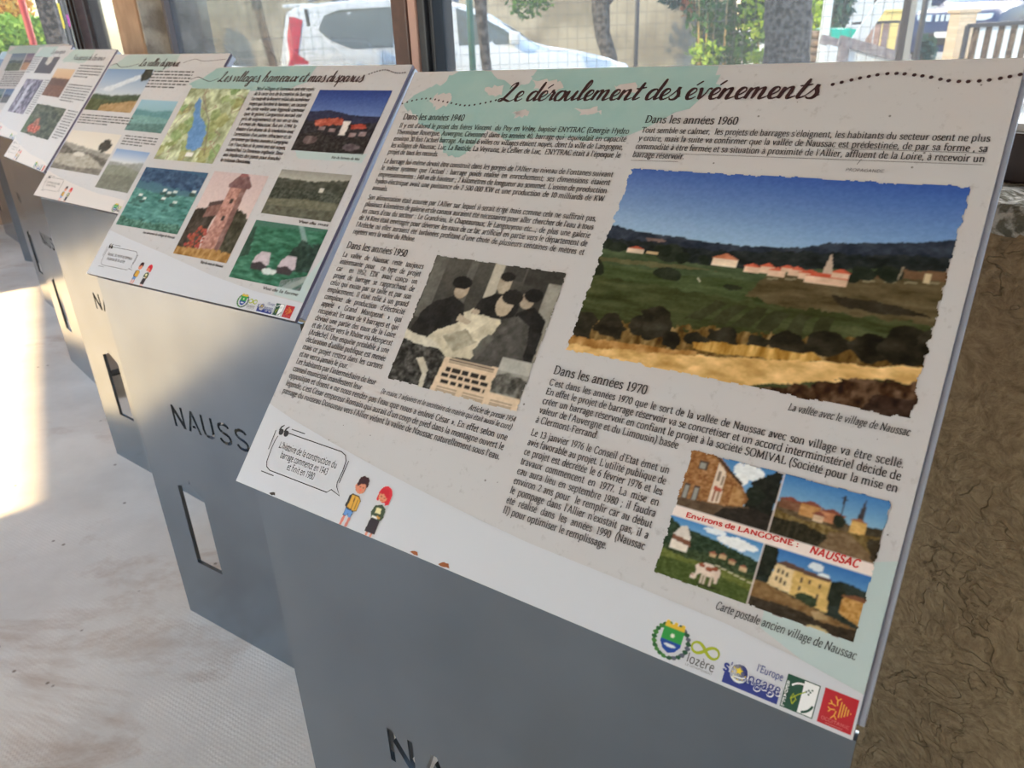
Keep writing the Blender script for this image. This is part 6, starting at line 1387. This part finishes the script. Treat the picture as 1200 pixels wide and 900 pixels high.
# dark car coming in from the right ------------------------------------------
NAVY = mat('dark_blue_paint', (44, 58, 92), .25, spec=.6); SCREEN = mat('blue_windscreen', (96, 140, 200), .08, spec=.9)
prof2 = [(0, .58, .62), (.06, .78, .80), (.15, .92, .95), (.5, 1.0, 1.03), (1.0, 1.05, 1.08), (1.25, 1.06, 1.14), (1.6, 1.08, 1.38), (1.95, 1.09, 1.58), (2.4, 1.09, 1.66), (3.2, 1.09, 1.66), (3.9, 1.09, 1.58), (4.25, 1.05, 1.3), (4.4, .9, .95)]
mb = MB(); q0 = g0(1092, 14.6); mb.box(q0.x, q0.x + 9, 14.6, 23, GZ - .05, GZ + .16, GRAVEL); tag(mb.build('ground_2'), kind='structure')
c2b = g0(1112, 16.2); car2, side2, zi2, wheel2 = car(Vector((c2b.x + .15, c2b.y + .3, GZ + .16)), R(38), prof2, NAVY, 'dark blue off-road car behind the brick pillar, nose towards the windows', 4.4, .92, name='off_road_car')
for x in (.8, 3.5):
    for s in (-1, 1): wheel2(x, s)
mb = MB(); mb.add([(1.24, -.70, 1.13), (1.24, .70, 1.13), (2.0, .58, 1.60), (2.0, -.58, 1.60)], [(0, 1, 2, 3)], SCREEN); o = mb.build('windscreen', car2); o.location = (-.02, 0, .015)
for s in (-1, 1):
    pane([(1.95, 1.52), (2.7, 1.58), (2.7, 1.12), (1.55, 1.12)], 'side_window', CARGL, car2, s, .012, side2); pane([(2.8, 1.58), (3.7, 1.54), (3.95, 1.14), (2.8, 1.12)], 'side_window', CARGL, car2, s, .012, side2)
    mb = MB(); mb.prism([(.07, s * .40, .80), (.13, s * .70, .80), (.15, s * .72, .92), (.12, s * .42, .92)], (-.05, 0, 0), LAMP); mb.build('head_light', car2)
    mb = MB(); mb.box(1.45, 1.62, s * 1.0 - .12, s * 1.0 + .12, 1.08, 1.24, NAVY); mb.build('wing_mirror', car2, bevel=.03)
mb = MB(); mb.box(-.02, .08, -.62, .62, .36, .60, BLACKP); mb.build('bumper', car2, bevel=.03)
mb = MB()
for i in range(7): mb.box(.06, .09, -.33 + i * .1, -.27 + i * .1, .76, .92, LAMP)
mb.build('grille', car2)
mb = MB(); mb.box(-.035, -.018, -.26, .26, .50, .61, BEAD); mb.build('number_plate', car2)
# brick pillar and slatted gate
BRICK = mat('pale_brick', (224, 204, 178), .9)
def brick():
    m = BRICK; t = m.node_tree; b = t.nodes['Principled BSDF']; tc = t.nodes.new('ShaderNodeTexCoord'); br = t.nodes.new('ShaderNodeTexBrick'); mp = t.nodes.new('ShaderNodeMapping'); mp.inputs['Rotation'].default_value = (R(90), 0, 0)
    br.inputs['Scale'].default_value = 5; br.inputs['Color1'].default_value = lin((228, 208, 178)) + [1]; br.inputs['Color2'].default_value = lin((212, 186, 156)) + [1]; br.inputs['Mortar'].default_value = lin((190, 176, 156)) + [1]
    t.links.new(tc.outputs['Object'], mp.inputs['Vector']); t.links.new(mp.outputs['Vector'], br.inputs['Vector']); t.links.new(br.outputs['Color'], b.inputs['Base Color'])
brick()
mb = MB(); p = g0(1131, 12); zt = at(1131, 15, 12).z; mb.box(p.x - .125, p.x + .125, 12, 12.28, GZ, zt, BRICK); mb.box(p.x - .155, p.x + .155, 11.97, 12.31, zt, zt + .05, BRICK); tag(mb.build('brick_pillar', bevel=.006), 'pale brick pillar at the left end of the slatted gate', 'pillar')
gt = empty('slatted_gate', g0(1175, 11), 0, 'gate of alternating white and brown upright slats right of the brick pillar', 'gate'); GB = gt.location
for i in range(18):
    px = 1143 + i * 7.3; mb = MB(); p = g0(px, 11) - GB; mb.box(p.x - .036, p.x + .036, -.012, .012, .05, at(px, 31 - i * .32, 11).z - GZ, BEAD if i % 2 else BARK2); mb.build('slat', gt)
xa, xb = at(1139, 0, 11).x - GB.x, at(1275, 0, 11).x - GB.x
mb = MB(); za, zb_ = at(1139, 30, 11).z - GZ, at(1275, 22, 11).z - GZ; mb.bar((xa, -.03, za), (xb, -.03, zb_), .05, .05, DARKP, side=(0, 1, 0)); mb.bar((xa, .03, .2), (xb, .03, .2), .05, .05, DARKP, side=(0, 1, 0)); mb.bar((xa, -.03, 0), (xa, -.03, za), .05, .05, DARKP, side=(0, 1, 0)); mb.build('gate_frame', gt)
for k, px in enumerate((1128, 1172)): pass
bush('ivy_bush', 'grey green bush between the pale plank and the dark blue car', pt(1085, 60, 14), (.16, .2, .26), 260, .07, LEAFD, seed=8)
# left, beyond the end wall -------------------------------------------------------
tree('autumn_tree', 'tree with orange and lime leaves at the far left, beyond the end wall', g0(4, 21), [g0(4, 21), pt(4, 20, 21), pt(4, -60, 21)], [.2, .18, .14], BARK2, [(pt(6, 8, 21), (.55, .8, .55)), (pt(-20, 0, 21), (.8, .8, .8)), (pt(14, 14, 21), (.3, .5, .3))], 1300, .12, LEAFO, 11)
bush('lime_hedge', 'lime green hedge at the far left, below the orange leaved tree', pt(10, 46, 19.5), (.75, .7, .55), 1200, .11, LEAFY, seed=12)
bush('lime_shrub', 'lime green shrub behind the red post frame', pt(46, 44, 17), (.42, .4, .42), 700, .09, LEAFY, seed=13)
REDP = mat('red_paint', (206, 66, 48), .5)
def goal(label, pA, pB, d, zt, n='post_frame', m=REDP):
    t = empty(n, g0(pA, d), 0, label, 'frame'); B = t.location; a = g0(pA, d) - B; b = g0(pB, d) - B
    for q in (a, b): mb = MB(); mb.tube([q, up(q, zt)], .05, m, 10); mb.build('post', t)
    mb = MB(); mb.tube([up(a, zt), up(b, zt)], .045, DARKP if n != 'goal_frame' else m, 10); mb.build('crossbar', t); return t
goal('tall red post frame with a thin dark top bar left of the brown corner post', 36, 62, 13, 2.02)
goal('small red frame beside the left end of the pale concrete wall', 217, 240, 17.5, 1.72, 'goal_frame')
bush('yellow_green_bush', 'yellow green bush at the left end of the pale concrete wall', pt(222, 34, 18.6), (.32, .3, .5), 700, .08, LEAFY, seed=14)
mb = MB(); mb.bar(g0(66, 11), pt(47, -20, 11), .22, .10, BARK); tag(mb.build('leaning_post'), 'grey leaning post left of the yellow and purple topped boards', 'post')
YELC = mat('yellow_panel', (250, 226, 60), .5); PURP = mat('magenta_panel', (204, 84, 190), .5); GREYB = mat('pale_grey_boards', (206, 208, 204), .7)
def sign(label, x0, x1, ymid, ytop, ybot, d, top):
    t = empty('topped_board', g0((x0 + x1) / 2, d), 0, label, 'board', None); B = t.location
    P = [at(x0, ytop, d), at(x1, ytop, d), at(x0, ymid, d), at(x1, ymid, d)]
    xa, xb = P[2].x - B.x, P[3].x - B.x; zm, zt_ = P[2].z - GZ, P[0].z - GZ
    mb = MB(); mb.box(xa, xb, 0, .03, .05, zm, GREYB); mb.build('lower_panel', t); mb = MB(); mb.box(xa, xb, -.005, .035, zm, zt_, top); mb.build('upper_panel', t)
    for q in (xa, xb): mb = MB(); mb.box(q - .02, q + .02, .0, .05, 0, zt_ + .35, DARKP); mb.build('post', t)
sign('pale board with a yellow upper part, left of the magenta one', 62, 77, 34, 4, 60, 12, YELC)
sign('pale board with a magenta upper part, beside the brown corner post', 81, 98, 31, 17, 60, 12.4, PURP)
